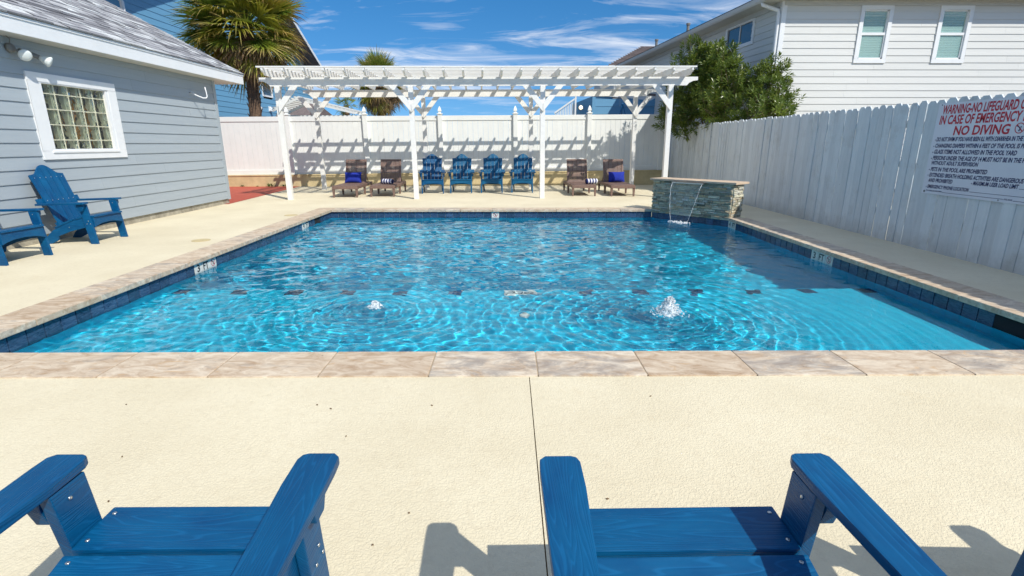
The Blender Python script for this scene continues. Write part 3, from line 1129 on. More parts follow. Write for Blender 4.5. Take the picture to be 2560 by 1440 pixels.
mb.add([(HX - 0.42, gl[0] - 0.6, 0.5), (HX - 0.42, gl[1] + 0.6, 0.5), (HX - 0.42, gl[1] + 0.6, 2.45), (HX - 0.42, gl[0] - 0.6, 2.45)], [(0, 1, 2, 3)])
mb.build('interior_wall', M['inside'], ph)
mb = MB()
for (yy, zz, ry, rz) in ((8.02, 1.74, 0.10, 0.12), (7.83, 1.60, 0.09, 0.13), (7.90, 1.40, 0.12, 0.11), (7.60, 1.36, 0.07, 0.12), (8.22, 1.50, 0.05, 0.3)):
    mb.lathe([(0.001, -1), (0.7, -0.7), (1, 0), (0.7, 0.7), (0.001, 1)], 10, Matrix.Translation((HX - 0.20, yy, zz)) @ Matrix.Diagonal((0.03, ry * 1.2, rz * 1.1, 1)))
mb.build('interior_cloth', M['orange'], ph, smooth=True)
# eave
EX, EZ0, EZ1, EY1 = -5.78, 2.505, 2.705, 12.20
mb = MB()
mb.box(EX - 0.03, EX, wy0 - 0.6, EY1, EZ0, EZ1 - 0.035)
mb.build('fascia', M['trim'], ph)
mb = MB()
mb.box(EX - 0.03, EX + 0.012, wy0 - 0.6, EY1 + 0.01, EZ1 - 0.034, EZ1)
mb.build('drip_edge', M['trim'], ph)
mb = MB()
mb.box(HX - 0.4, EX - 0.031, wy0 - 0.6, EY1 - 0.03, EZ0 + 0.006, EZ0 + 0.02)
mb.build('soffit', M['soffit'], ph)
SL = 0.53
up = Vector((-1, 0, SL)).normalized()
rise = 3.3
# gable rake board and closed return
mb = MB()
mb.prism([(EX - 0.031, EZ0), (EX - 0.031, EZ1), (EX - 3.3, EZ1 + 3.27 * SL), (EX - 3.3, EZ0 + 3.27 * SL - 0.02), (EX - 0.75, EZ0)][::-1], -EY1, -EY1 + 0.03, XZY)
mb.build('rake_board', M['trim'], ph)
mb = MB()
mb.add([(EX + 0.02, wy0 - 0.6, EZ1 + 0.002), (EX + 0.02, EY1 + 0.03, EZ1 + 0.002), (EX - rise, EY1 + 0.03, EZ1 + 0.002 + (rise + 0.02) * SL), (EX - rise, wy0 - 0.6, EZ1 + 0.002 + (rise + 0.02) * SL)], [(0, 1, 2, 3)])
mb.add([(EX - rise, wy0 - 0.6, EZ1 + (rise + 0.02) * SL), (EX - rise, EY1 + 0.03, EZ1 + (rise + 0.02) * SL), (EX - 2 * rise, EY1 + 0.03, EZ1), (EX - 2 * rise, wy0 - 0.6, EZ1)], [(0, 1, 2, 3)])
roof = mb.build('roof', M['shingle'], ph)
shingle_roof(roof, M['shingle'], (EX + 0.03, 2.5, EZ1 + 0.004), (0, 1, 0), up, EY1 + 0.03 - 2.5, 3.74, 0.135)
mb = MB()
mb.prism([(HX - 0.02, 2.5), (EX - 0.2, EZ1 - 0.06), (EX - rise, EZ1 + rise * SL - 0.1), (EX - 2 * rise + 0.3, 2.5)][::-1], -wy1 + 0.02, -wy1 + 0.06, XZY)
mb.build('gable_wall', M['greysiding'], ph)

# floodlight
fl = thing('floodlight', 'twin floodlight with two round bulbs under the pool house eave', 'floodlight', (HX + 0.02, 6.93, 2.38))
mb = MB()
mb.lathe([(0.055, 0), (0.055, 0.03), (0.04, 0.05)], 14, Matrix.Rotation(R(90), 4, 'Y'))
mb.build('base', M['fixture'], fl, smooth=True)
for (yy, zz, az, el) in ((0.10, -0.03, -38, -22), (0.30, -0.05, 38, -26)):
    dirv = Vector((math.cos(R(az)) * math.cos(R(el)), math.sin(R(az)) * math.cos(R(el)), math.sin(R(el))))
    M4 = Matrix.Translation((0.06, yy, zz)) @ dirv.to_track_quat('Z', 'Y').to_matrix().to_4x4()
    mb = MB()
    mb.lathe([(0.028, -0.05), (0.03, 0.03)], 14, M4)
    mb.tube([(0.035, 0.0, 0.0), (0.06, yy * 0.6, zz - 0.005), (0.06, yy, zz)], 0.012)
    mb.build('socket', M['fixture'], fl)
    mb = MB()
    mb.lathe([(0.028, 0.03), (0.04, 0.06), (0.066, 0.125), (0.07, 0.138), (0.058, 0.150), (0.03, 0.158), (0.002, 0.161)], 22, M4)
    mb.build('bulb', M['lampglass'], fl, smooth=True)
mb = MB()
mb.tube([(0.02, 0.0, 0.04), (0.03, 0.01, 0.10), (0.015, -0.03, 0.14)], 0.006)
mb.build('wire', M['fixture'], fl)

# pole hook on the wall
mb = MB()
mb.tube([(0.0, 0, 0), (0.06, 0.01, -0.02), (0.13, 0.04, -0.06), (0.20, 0.09, -0.095), (0.235, 0.13, -0.09), (0.25, 0.145, -0.06), (0.245, 0.14, 0.02), (0.235, 0.135, 0.11)], 0.011, 8)
hk = mb.build('wall_hook', M['trim'], None, (HX + 0.012, 10.62, 2.20), smooth=True)
tag(hk, 'white curved pole hook on the grey pool house wall near its far corner', 'hook')

# ------------------------------------------------------------------ back wall and vinyl fence
FY = 16.655
FROT = (0, -0.009, math.atan(0.055))
rw = MB()
rw.box(-12, 5.085, -0.13, 0.2, -0.25, 0.385)
rw.box(-12, 5.08, -0.15, 0.2, 0.386, 0.415)
rw = rw.build('retaining_wall', M['stucco'], None, (0, FY, 0))
rw.rotation_euler = FROT
tag(rw, 'low tan stucco wall under the white vinyl fence at the back', 'wall')
vf = thing('vinyl_fence', 'tall white vinyl privacy fence with pointed post caps behind the pergola', 'fence', (0, FY, 0))
vf.rotation_euler = FROT
mbp = MB()
mbp.box(-0.065, 0.065, -0.065, 0.065, 0.416, 2.13)
post_me = mbp.mesh('post', M['vinyl'], bevel=0.006)
mbp = MB()
mbp.box(-0.085, 0.085, -0.085, 0.085, 2.13, 2.155)
mbp.lathe([(0.078, 2.155), (0.062, 2.175), (0.042, 2.185), (0.046, 2.20), (0.074, 2.215), (0.076, 2.235), (0.060, 2.28), (0.035, 2.325), (0.012, 2.358), (0.002, 2.364)], 4, Matrix.Rotation(R(45), 4, 'Z'))
cap_me = mbp.mesh('post_cap', M['vinyl'])
px = [-11.09, -8.82, -6.55, -4.28, -2.04, 0.24, 2.52, 4.80]
for x0 in px:
    p = link('post', post_me, vf, (x0, -0.03, 0))
    link('post_cap', cap_me, p)
mb = MB()
mb.box(4.868, 5.045, -0.012, 0.012, 0.416, 2.04)
mb.build('filler_board', M['vinyl'], vf, bevel=0.003)
bd = MB()
bd.prism([(0.0, -0.006), (0.145, -0.006), (0.145, 0.006), (0.0, 0.006)], 0.55, 1.962)
board_me = bd.mesh('board', M['vinyl'], bevel=0.003)
for a, c2 in zip(px[:-1], px[1:]):
    L0, L1 = a + 0.062, c2 - 0.062
    mb = MB()
    mb.box(L0, L1, -0.026, 0.026, 1.955, 2.095)
    mb.build('top_rail', M['vinyl'], vf, bevel=0.006)
    mb = MB()
    mb.box(L0, L1, -0.026, 0.026, 0.418, 0.555)
    mb.build('bottom_rail', M['vinyl'], vf, bevel=0.006)
    n = 14
    wd = (L1 - L0) / n
    for i in range(n):
        o = link('board', board_me, vf, (L0 + i * wd + 0.002, 0, 0))
        o.scale = ((wd - 0.004) / 0.145, 1, 1)

# ------------------------------------------------------------------ right picket fence
pf = thing('picket_fence', 'long white dog-ear picket fence in shade along the right of the pool', 'fence', (5.10, 0, 0))
w = 0.138
prof = [(0, -0.03), (w, -0.03), (w, 1.715), (w - 0.034, 1.752), (0.034, 1.752), (0, 1.715)]
mb = MB()
mb.prism(prof, -0.016, 0.0, YZX)
pk = mb.mesh('picket', M['picket'], bevel=0.002)
y = -2.6
rr = random.Random(21)
while y < 16.72:
    o = link('picket', pk, pf, (rr.uniform(-0.004, 0.004), y, rr.uniform(-0.012, 0.012)), (rr.gauss(0, 0.0022), rr.gauss(0, 0.004), rr.gauss(0, 0.035)))
    y += w + rr.choice((0.001, 0.002, 0.003, 0.004, 0.009))
for z0 in (0.32, 0.96, 1.45):
    mb = MB()
    mb.box(0.006, 0.044, -2.6, 16.7, z0, z0 + 0.088)
    mb.build('rail', M['picket'], pf)
y = -2.0
while y < 16:
    mb = MB()
    mb.box(0.0445, 0.133, y, y + 0.088, 0, 1.62)
    mb.build('post', M['picket'], pf)
    y += 2.42

# ------------------------------------------------------------------ grey house on the right
gh = thing('house', 'pale grey two-storey house with two blind-covered windows behind the right fence', 'building')
C0 = Vector((6.72, 14.0, 0))
al = Vector((1, 0, 0))
ou = Vector((0, -1, 0))
sd = Vector((-0.107, 1, 0)).normalized()
so = Vector((-1, -0.107, 0)).normalized()
W = []
WINS = [(8.63, 9.43), (10.58, 11.40)]
WZ0, WZ1 = 3.20, 4.505
siding(gh, M['palesiding'], C0 + al * 0.09, (1, 0), (0, -1), 9.0, 0.1, 4.60, 0.1640, holes=[(a - 6.81 + 0.05, b2 - 6.81 - 0.05, WZ0 + 0.05, WZ1 - 0.05) for a, b2 in WINS])
siding(gh, M['palesiding'], C0 + sd * 0.09, (sd.x, sd.y), (so.x, so.y), 12.4, 0.1, 4.60, 0.1640, holes=[(1.22, 2.62, 3.90, 4.46)])
M4F = basis(C0, al, ou, (0, 0, 1))
M4S = basis(C0, sd, so, (0, 0, 1))
mb = MB()
mb.box(-0.012, 0.09, -0.0, 0.024, 0.05, 4.6, M4F)
mb.box(-0.022, 0.09, 0.0005, 0.024, 0.05, 4.6, M4S)
mb.build('corner_board', M['trim'], gh)
mb = MB()
mb.box(0.3, 9.1, -0.34, -0.26, 0.0, 4.6, M4F)
mb.box(0.4, 12.5, -0.34, -0.26, 0.0, 4.6, M4S)
mb.build('wall_core', M['inside'], gh)
def blind_window(parent, x0, x1, z0, z1):
    fr = MB()
    t = 0.095
    for (a, c2, e, f) in ((x0, x1, z1 - t, z1), (x0, x1, z0, z0 + t), (x0, x0 + t, z0 + t, z1 - t), (x1 - t, x1, z0 + t, z1 - t)):
        fr.box(a, c2, 13.962, 14.01, e, f)
    w_ = fr.build('window', M['trim'], parent, bevel=0.003)
    zm = (z0 + z1) / 2 + 0.02
    sa = MB()
    i0, i1 = x0 + t, x1 - t
    for (a, c2, e, f, y0) in ((i0, i1, zm - 0.03, zm + 0.03, 13.985), (i0, i0 + 0.03, z0 + t, zm - 0.03, 13.99), (i1 - 0.03, i1, z0 + t, zm - 0.03, 13.99), (i0, i1, z0 + t, z0 + t + 0.035, 13.99),
                              (i0, i0 + 0.025, zm + 0.03, z1 - t, 14.0), (i1 - 0.025, i1, zm + 0.03, z1 - t, 14.0), (i0, i1, z1 - t - 0.03, z1 - t, 14.0)):
        sa.box(a, c2, y0, y0 + 0.045, e, f)
    sa.build('sash', M['trim'], w_)
    for (e, f, y0) in ((z0 + t + 0.03, zm - 0.03, 14.012), (zm + 0.03, z1 - t - 0.03, 14.028)):
        pn = MB()
        pn.box(i0 + 0.024, i1 - 0.024, y0, y0 + 0.005, e, f)
        pn.build('pane', M['pane'], w_)
    n = 20
    sm = MB()
    sm.box(-(i1 - i0) / 2 + 0.03, (i1 - i0) / 2 - 0.03, -0.026, 0.026, -0.0015, 0.0015, Matrix.Rotation(R(-30), 4, 'X'))
    sme = sm.mesh('blind_slat', M['blind'])
    for k in range(n):
        zz = z0 + t + 0.02 + (z1 - z0 - 2 * t - 0.04) * k / (n - 1)
        link('blind_slat', sme, w_, ((i0 + i1) / 2, 14.085, zz))
    bk = MB()
    bk.box(i0 - 0.05, i1 + 0.05, 14.24, 14.25, z0, z1)
    bk.build('interior', M['screen'], w_)  # backing sheet, the room's shade put into its colour
for a, c2 in WINS:
    blind_window(gh, a, c2, WZ0, WZ1)
# slider window on the side wall
sw = MB()
for (s0, s1, z0, z1) in ((1.16, 2.68, 4.43, 4.52), (1.16, 2.68, 3.84, 3.93), (1.16, 1.25, 3.93, 4.43), (2.59, 2.68, 3.93, 4.43)):
    sw.box(s0, s1, -0.005, 0.036, z0, z1, M4S)
sw = sw.build('window', M['trim'], gh, bevel=0.003)
mb = MB()
mb.box(1.25, 2.59, -0.05, -0.005, 3.93, 4.43, M4S)
mb.build('pane', M['darkpane'], sw)
mb = MB()
mb.box(1.90, 1.935, -0.004, 0.016, 3.93, 4.43, M4S)
mb.box(1.25, 1.28, -0.004, 0.012, 3.93, 4.43, M4S)
mb.build('sash', M['trim'], sw)
# eaves, gutter, roof
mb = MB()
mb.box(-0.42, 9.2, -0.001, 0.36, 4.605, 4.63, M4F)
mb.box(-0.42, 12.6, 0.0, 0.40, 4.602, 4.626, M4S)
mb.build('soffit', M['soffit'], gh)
mb = MB()
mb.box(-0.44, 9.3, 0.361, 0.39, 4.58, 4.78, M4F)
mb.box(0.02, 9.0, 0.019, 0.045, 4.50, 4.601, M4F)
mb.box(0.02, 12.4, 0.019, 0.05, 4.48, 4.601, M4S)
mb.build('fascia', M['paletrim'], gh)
mb = MB()
prof = [(0.401, 4.60), (0.47, 4.60), (0.50, 4.64), (0.515, 4.72), (0.50, 4.73), (0.401, 4.73)]
v = []
mb.prism(prof, -0.38, 12.6, basis(C0, so, (0, 0, 1), sd))
mb.build('gutter', M['paletrim'], gh)
mb = MB()
a0, a1, a2, a3 = [M4S @ Vector(q) for q in ((-0.4, 0.52, 4.74), (12.7, 0.52, 4.74), (12.7, -4.5, 6.4), (-0.4, -4.5, 6.4))]
mb.add([a0, a1, a2, a3], [(0, 1, 2, 3)])
mb.build('roof', M['brownshingle'], gh)
dsp = MB()
def P(s, d, z):
    return M4S @ Vector((s, d, z))
path = [P(0.22, 0.43, 4.62), P(0.20, 0.42, 4.55), P(0.10, 0.20, 4.45), P(0.055, 0.08, 4.40), P(0.05, 0.066, 4.32), P(0.05, 0.066, 3.3), P(0.05, 0.066, 0.1)]
dsp.tube(path, 0.045, 8)
dsp.build('downspout', M['trim'], gh, smooth=True)
for (s, z) in ((5.2, 4.98), (8.0, 5.0)):
    mb = MB()
    q = P(s, 0.1, 4.80)
    mb.lathe([(0.05, 0), (0.05, 0.30), (0.07, 0.301), (0.07, 0.36)], 10, Matrix.Translation(q))
    mb.build('vent_pipe', M['fixture'], gh)

# ------------------------------------------------------------------ brown roofed house farther back
bh = thing('house', 'house with a brown hip roof and white gutter far behind the pergola', 'building', (0, 36, 0))
mb = MB()
mb.box(7.0, 16, 0.6, 9, 0, 6.0)
mb.build('wall', M['paletrim'], bh)
mb = MB()
mb.add([(6.45, 0, 6.12), (16, 0, 6.12), (16, 4.2, 7.95), (9.56, 4.2, 7.95), (6.45, 9, 6.12)], [(0, 1, 2, 3), (0, 3, 4)])
rf = mb.build('roof', M['brownshingle'], bh)
rr = random.Random(9)
mb = MB()
for i in range(15):
    f0, f1 = i / 15, (i + 1) / 15
    x = 6.5 + 3.1 * f0
    while x < 15.5:
        w_ = rr.uniform(0.3, 0.7)
        mb.add([(x, 4.2 * f0 - 0.01, 6.155 + 1.83 * f0), (x + w_ - 0.02, 4.2 * f0 - 0.01, 6.155 + 1.83 * f0), (x + w_ - 0.02, 4.2 * f1, 6.13 + 1.83 * f1), (x, 4.2 * f1, 6.13 + 1.83 * f1)], [(0, 1, 2, 3)], None, rr.random())
        x += w_
mb.build('shingles', M['brownshingle'], rf)['kind'] = 'stuff'
mb = MB()
mb.box(6.5, 16, -0.12, 0.0, 5.98, 6.11)
mb.build('gutter', M['trim'], bh)
mb = MB()
mb.box(8.3, 8.75, -0.14, -0.121, 6.0, 6.28)
mb.build('gutter_end', M['trim'], bh)

# ------------------------------------------------------------------ blue gabled house on the left
blh = thing('house', 'bright blue lap-sided gabled house behind the big palm', 'building')
BX = -12.5
Y0, Y1, YP = 18.8, 35.2, 26.0
YF = Y0 - 1.25                                   # front edge of the eave
def rake(yq):
    return 6.62 + 0.39 * (yq - YF) if yq < YP else 6.62 + 0.39 * (YP - YF) - 0.46 * (yq - YP)
zp = rake(YP)
def clipf(zq):
    lo = max(Y0, YF + (zq - 6.62) / 0.39)
    hi = min(Y1, YP + (zp - zq) / 0.46)
    return lo - Y0, hi - Y0
siding(blh, M['bluesiding'], (BX, Y0, 0), (0, 1), (1, 0), Y1 - Y0, 0.4, 9.6, 0.222, clip=clipf, holes=[(9.50, 10.55, 3.70, 4.38)])
siding(blh, M['bluesiding'], (BX - 6, Y0, 0), (1, 0), (0, -1), 5.9, 1.4, 7.0, 0.222, holes=[(2.45, 3.30, 5.0, 6.2)])
mb = MB()
mb.box(BX - 0.10, BX + 0.024, Y0 - 0.024, Y0 + 0.09, 0.4, 7.0)
mb.build('corner_board', M['bluesiding'], blh)
mb = MB()
mb.box(BX - 8, BX - 0.12, Y0 + 0.12, Y1 - 0.1, 0, 7.0)
mb.build('wall_core', M['inside'], blh)
def plain_window(parent, M4, s0, s1, z0, z1, t=0.08, nm='window'):
    w_ = MB()
    for (a, c2, e, f) in ((s0, s1, z1 - t, z1), (s0, s1, z0, z0 + t), (s0, s0 + t, z0 + t, z1 - t), (s1 - t, s1, z0 + t, z1 - t)):
        w_.box(a, c2, -0.01, 0.035, e, f, M4)
    w_ = w_.build(nm, M['trim'], parent)
    mb = MB()
    mb.box(s0 + t, s1 - t, -0.03, -0.011, z0 + t, z1 - t, M4)
    mb.build('pane', M['darkpane'], w_)
plain_window(blh, basis((BX, Y0, 0), (0, 1, 0), (1, 0, 0), (0, 0, 1)), 9.42, 10.62, 3.60, 4.46)
plain_window(blh, basis((BX - 6, Y0, 0), (1, 0, 0), (0, -1, 0), (0, 0, 1)), 2.4, 3.35, 4.9, 6.32)
mb = MB()
ov = 0.9
zf = rake(YF)
ye = Y1 + 0.4
mb.prism([(YF, zf), (YP, zp), (ye, rake(ye)), (ye, rake(ye) + 0.14), (YP, zp + 0.15), (YF, zf + 0.14)], BX - 9, BX + ov, YZX)
mb.build('roof', M['brownshingle'], blh)
mb = MB()
mb.prism([(YF, zf - 0.02), (YP, zp - 0.02), (ye, rake(ye) - 0.02), (ye, rake(ye) + 0.16), (YP, zp + 0.17), (YF, zf + 0.16)], BX + ov + 0.001, BX + ov + 0.03, YZX)
mb.build('rake_board', M['trim'], blh)
mb = MB()
mb.box(BX - 9, BX + ov, YF - 0.10, YF - 0.002, zf - 0.03, zf + 0.11)
mb.build('gutter', M['trim'], blh)
mb = MB()
mb.tube([(BX + 0.02, YF - 0.04, zf - 0.02), (BX + 0.02, YF + 0.1, zf - 0.15), (BX + 0.04, Y0 - 0.35, zf - 0.75), (BX + 0.06, Y0 - 0.10, zf - 0.95), (BX + 0.06, Y0 - 0.09, 2.2)], 0.065, 8)
mb.build('downspout', M['trim'], blh, smooth=True)
for (yy, zz) in ((27.5, 3.05), (28.85, 3.02)):
    mb = MB()
    mb.box(BX + 0.012, BX + 0.07, yy - 0.11, yy + 0.11, zz - 0.12, zz + 0.12)
    mb.prism([(BX + 0.07, zz - 0.08), (BX + 0.2, zz - 0.13), (BX + 0.2, zz - 0.05), (BX + 0.07, zz + 0.1)], -(yy + 0.09), -(yy - 0.09), XZY)
    mb.build('dryer_vent', M['trim'], blh)
# low lean-to roof at its far end
mb = MB()
mb.prism([(28.6, 2.0), (36.0, 2.0), (36.0, 2.4), (30.6, 3.55)], BX + 0.03, BX + 1.8, YZX)
mb.build('porch_roof', M['brownshingle'], blh)

# ------------------------------------------------------------------ white patio cover beyond the fence
pc = thing('patio_cover', 'white slatted patio cover peeking over the back fence at left', 'patio cover', (-7.9, 22.0, 0))
mb = MB()
mb.box(-0.9, 2.1, 0, 0.1, 0, 2.36)
mb.build('back_panel', M['vinyl'], pc)
for sgn, run_, drop in ((-1, 0.95, 0.42), (1, 2.15, 0.50)):
    mb = MB()
    pts = [(0, 2.93), (sgn * run_, 2.93 - drop), (sgn * run_, 2.83 - drop), (0, 2.83)]
    if sgn > 0:
        pts = pts[::-1]
    for y0 in (-0.15, 1.30):
        mb = MB()
        mb.prism(pts, y0, y0 + 0.04, XZY)
        mb.build('rafter', M['vinyl'], pc)
    n = 8 if sgn < 0 else 14
    sm = MB()
    sm.box(-0.025, 0.025, -1.36, 0.17, 0, 0.05)
    sme = sm.mesh('slat', M['vinyl'])
    for k in range(n):
        f = (k + 0.5) / n
        link('slat', sme, pc, (sgn * run_ * f, 0.0, 2.94 - drop * f))

# ------------------------------------------------------------------ blue shed on the right beyond the fence
bs = thing('shed', 'small blue shed with white eave and a round wall lamp beyond the back fence', 'shed', (3.40, 22, 0))
siding(bs, M['bluesiding'], (0.05, 0, 0), (1, -0.05), (0, -1), 3.6, 0.6, 3.1, 0.30, clip=lambda zq: (0, 3.6 if zq < 2.78 else max(0.2, (3.12 - zq) * 10)))
mb = MB()
mb.prism([(-0.72, 2.0), (-0.72, 2.84), (0.0, 3.10), (0.0, 2.0)][::-1], 0, 0.06, basis((0, 0, 0), (1, -1.1, 0), (0, 0, 1), (0, 1, 0)))
mb.build('side_wall', M['bluesiding'], bs)
mb = MB()
mb.box(-0.03, 0.1, -0.04, 0.05, 0.6, 3.08)
mb.build('corner_board', M['bluesiding'], bs)
mb = MB()
mb.prism([(-0.02, 3.13), (3.7, 2.80), (3.7, 2.98), (1.2, 3.26), (-0.02, 3.17)], 0.0, 0.09, XZY)
mb.build('eave', M['trim'], bs)
mb = MB()
mb.prism([(0.2, 3.25), (3.9, 2.98), (3.9, 3.06), (0.2, 3.32)], -2.0, 0.12, XZY)
mb.build('roof', M['brownshingle'], bs)
wl = thing('wall_lamp', 'small lit round lamp on the blue shed', 'lamp', (2.93, 22.10, 2.66))
mb = MB()
mb.lathe([(0.10, -0.05), (0.10, 0.02), (0.085, 0.03)], 14, Matrix.Rotation(R(90), 4, 'X'))
mb.build('base', M['fixture'], wl)
mb = MB()
mb.lathe([(0.078, 0.031), (0.072, 0.07), (0.045, 0.10), (0.002, 0.11)], 14, Matrix.Rotation(R(90), 4, 'X'))
mb.build('globe', M['litglobe'], wl, smooth=True)
tf = thing('lattice_screen', 'white slanted lattice screen left of the blue shed', 'screen', (1.95, 21.8, 0))
mb = MB()
mb.prism([(-0.1, 2.40), (0.72, 2.95), (0.72, 3.02), (-0.1, 2.47)], -0.02, 0.02, XZY)
mb.build('top_rail', M['vinyl'], tf)
sm = MB()
sm.box(-0.016, 0.016, -0.015, 0.015, -0.9, 0.06)
sme = sm.mesh('slat', M['vinyl'])
for k in range(12):
    link('slat', sme, tf, (-0.05 + k * 0.065, 0.05, 2.44 + k * 0.0436))
mb = MB()
mb.box(0.70, 0.76, -0.03, 0.03, 2.0, 3.17)
mb.build('post', M['vinyl'], tf)
sp = thing('tripod_stand', 'small blue tripod top just visible above the fence by the shed', 'tripod', (4.28, 20.5, 2.0))
mb = MB()
for a in (90, 210, 330):
    mb.tube([(0.16 * math.cos(R(a)), 0.16 * math.sin(R(a)), 0.2), (0.012 * math.cos(R(a)), 0.012 * math.sin(R(a)), 0.66)], 0.016, 6)
mb.build('leg', M['bluewood'], sp)
mb = MB()
mb.lathe([(0.035, 0.64), (0.045, 0.68), (0.02, 0.72)], 10)
mb.build('head', M['bluewood'], sp)

# ------------------------------------------------------------------ pergola
pg = thing('pergola', 'long white timber pergola with rafters and braced posts over the loungers', 'pergola', (-5.05, 12.25, 0), math.atan(0.055))
BZ0, BZ1 = 2.505, 2.69
pxs = [0.0, 2.9, 5.87, 8.83]
DB = 2.76
pg.rotation_euler = (0, -0.009, math.atan(0.055))
pg.location.z = -0.04
mb = MB()
mb.box(-0.055, 0.055, -0.055, 0.055, -0.1, BZ0)
post_me = mb.mesh('post', M['whitewood'], bevel=0.004)
def brace(sgn):
    mb = MB()
    pts = [(0.003, 1.95), (0.46, 2.499), (0.30, 2.499), (0.003, 2.13)]
    if sgn < 0:
        pts = [(-a, b2) for a, b2 in pts][::-1]
    mb.prism(pts, 0.0, 0.04, XZY)
    return mb.mesh('brace', M['whitewood'], bevel=0.003)
br = {1: brace(1), -1: brace(-1)}
for row, yy in ((0, 0.0), (1, DB)):
    for i, x0 in enumerate(pxs):
        link('post', post_me, pg, (x0, yy, 0))
        for sgn in (1, -1):
            if row == 0 and ((i == 0 and sgn < 0) or (i == 3 and sgn > 0)):
                continue
            link('brace', br[sgn], pg, (x0, yy - 0.0565, 0))
    mb = MB()
    xa, xb = -0.36, 9.44
    if row:
        xa, xb = -0.30, 9.38
    pts = [(xa + 0.22, BZ0), (xb - 0.25, BZ0), (xb - 0.20, BZ0 + 0.055), (xb - 0.10, BZ0 + 0.10), (xb, BZ0 + 0.11), (xb, BZ1), (xa, BZ1), (xa, BZ0 + 0.11), (xa + 0.09, BZ0 + 0.10), (xa + 0.17, BZ0 + 0.055)]
    mb.prism(pts, -yy, -yy + 0.045, XZY)
    mb.build('beam', M['whitewood'], pg, bevel=0.003)
# rafters with notched tails
ya, yb = -0.52, DB + 0.22
pts = [(ya, 2.775), (ya + 0.03, 2.745), (ya + 0.10, 2.735), (ya + 0.15, 2.692), (yb - 0.15, 2.692), (yb - 0.10, 2.735), (yb - 0.03, 2.745), (yb, 2.775), (yb, 2.83), (ya, 2.83)]
mb = MB()
mb.prism(pts, -0.019, 0.019, YZX)
raf = mb.mesh('rafter', M['whitewood'], bevel=0.003)
nr = 23
for i in range(nr):
    link('rafter', raf, pg, (-0.10 + i * (9.22 / (nr - 1)), 0, 0), (0, 0, random.gauss(0, 0.0025)))
mb = MB()
mb.box(-0.20, 9.22, -0.038, 0.038, 2.831, 2.860)
slt = mb.mesh('slat', M['whitewood'], bevel=0.002)
y = ya + 0.03
while y < yb - 0.02:
    link('slat', slt, pg, (random.uniform(-0.02, 0.02), y, 0))
    y += 0.237

# ------------------------------------------------------------------ waterfall wall
wf = thing('waterfall_wall', 'stacked stone waterfall wall with tan cap slabs across the far right pool corner', 'water feature')
A = Vector((2.85, 10.30, 0))
B = Vector((3.885, 9.07, 0))
dl = (B - A)
LN = dl.length
d = dl.normalized()
nrm = Vector((-d.y, d.x, 0))
if nrm.y > 0 or nrm.x > 0:
    nrm = -nrm if (nrm.x + nrm.y) > 0 else nrm
TH = 0.36
M4 = basis(A, d, -nrm, (0, 0, 1))      # local: X along the wall, Y away from the pool, Z up
mb = MB()
mb.box(0.02, LN - 0.02, 0.03, TH, -0.2, 0.575, M4)
mb.build('core', M['foundation'], wf)
rs = random.Random(4)
def veneer(M4w, length, z0, z1):
    z = z0
    while z < z1 - 0.012:
        h = rs.choice((0.026, 0.032, 0.038, 0.044))
        h = min(h, z1 - z)
        s = -rs.uniform(0, 0.12)
        while s < length:
            w_ = rs.uniform(0.07, 0.24)
            s0, s1 = max(0, s), min(length, s + w_)
            s += w_
            if s1 - s0 < 0.015:
                continue
            mb = MB()
            pr = rs.uniform(0.004, 0.030)
            # an uneven, split front face
            g = 0.0022
            c0 = [(s0 + g, z + g), (s1 - g, z + g), (s1 - g, z + h - g), (s0 + g, z + h - g)]
            v = [(a, 0.031, b2) for a, b2 in c0] + [(a, -pr + rs.uniform(-0.006, 0.006), b2) for a, b2 in c0]
            cx_, cz_ = (s0 + s1) / 2, z + h / 2
            v.append((cx_ + rs.uniform(-0.2, 0.2) * (s1 - s0), -pr - rs.uniform(0.002, 0.012), cz_))
            f = [(0, 4, 7, 3), (1, 2, 6, 5), (0, 1, 5, 4), (3, 7, 6, 2), (4, 5, 8), (5, 6, 8), (6, 7, 8), (7, 4, 8)]
            mb.add(v, f, None, None, M4w)
            mb.build('stone', M['stone'], wf)
        z += h
veneer(M4, LN, -0.045, 0.572)
E0 = A + d * LN
M4e = basis(E0, -nrm, -d, (0, 0, 1))
veneer(M4e, TH, 0.0, 0.572)
M4l = basis(A - nrm * TH, nrm, d, (0, 0, 1))
veneer(M4l, TH, 0.0, 0.572)
capb = [(-0.06, 0.50), (0.503, 1.07), (1.073, LN + 0.075)]
for a, c2 in capb:
    mb = MB()
    mb.box(a, c2, -0.065, TH + 0.05, 0.575, 0.612, M4)
    mb.build('cap_slab', M['captan'], wf, bevel=0.005)
mb = MB()
mb.box(0.46, 1.09, -0.115, 0.0, 0.548, 0.572, M4)
mb.build('spout', M['steel'], wf, bevel=0.002)
# falling water: thin sheet with two rope-like edges, and its splash
fw = setting('falling_water')
mb = MB()
def wpath(sx, sign):
    out = []
    for k in range(15):
        f = k / 14
        zz = 0.548 - f * (0.548 + 0.147)
        yy = -0.11 - 0.14 * math.sqrt(f)
        xx = sx + sign * (0.20 * f ** 1.4)
        out.append(tuple(M4 @ Vector((xx + 0.004 * math.sin(k * 2.1), yy, zz))))
    return out
pl = wpath(0.475, 0.55)
pr_ = wpath(1.075, -0.75)
mb.tube(pl, [0.0032 + 0.0013 * math.sin(k * 1.7) for k in range(15)], 6)
mb.tube(pr_, [0.0032 + 0.0013 * math.sin(k * 1.3 + 1) for k in range(15)], 6)
mb.build('water_rope', M['foam'], fw, smooth=True)
mb = MB()
nn = 8
v = []
for k in range(15):
    a, c2 = Vector(pl[k]), Vector(pr_[k])
    for j in range(nn + 1):
        p = a.lerp(c2, j / nn)
        p.x += 0.004 * math.sin(j * 2.1 + k * 0.5)
        v.append(tuple(p))
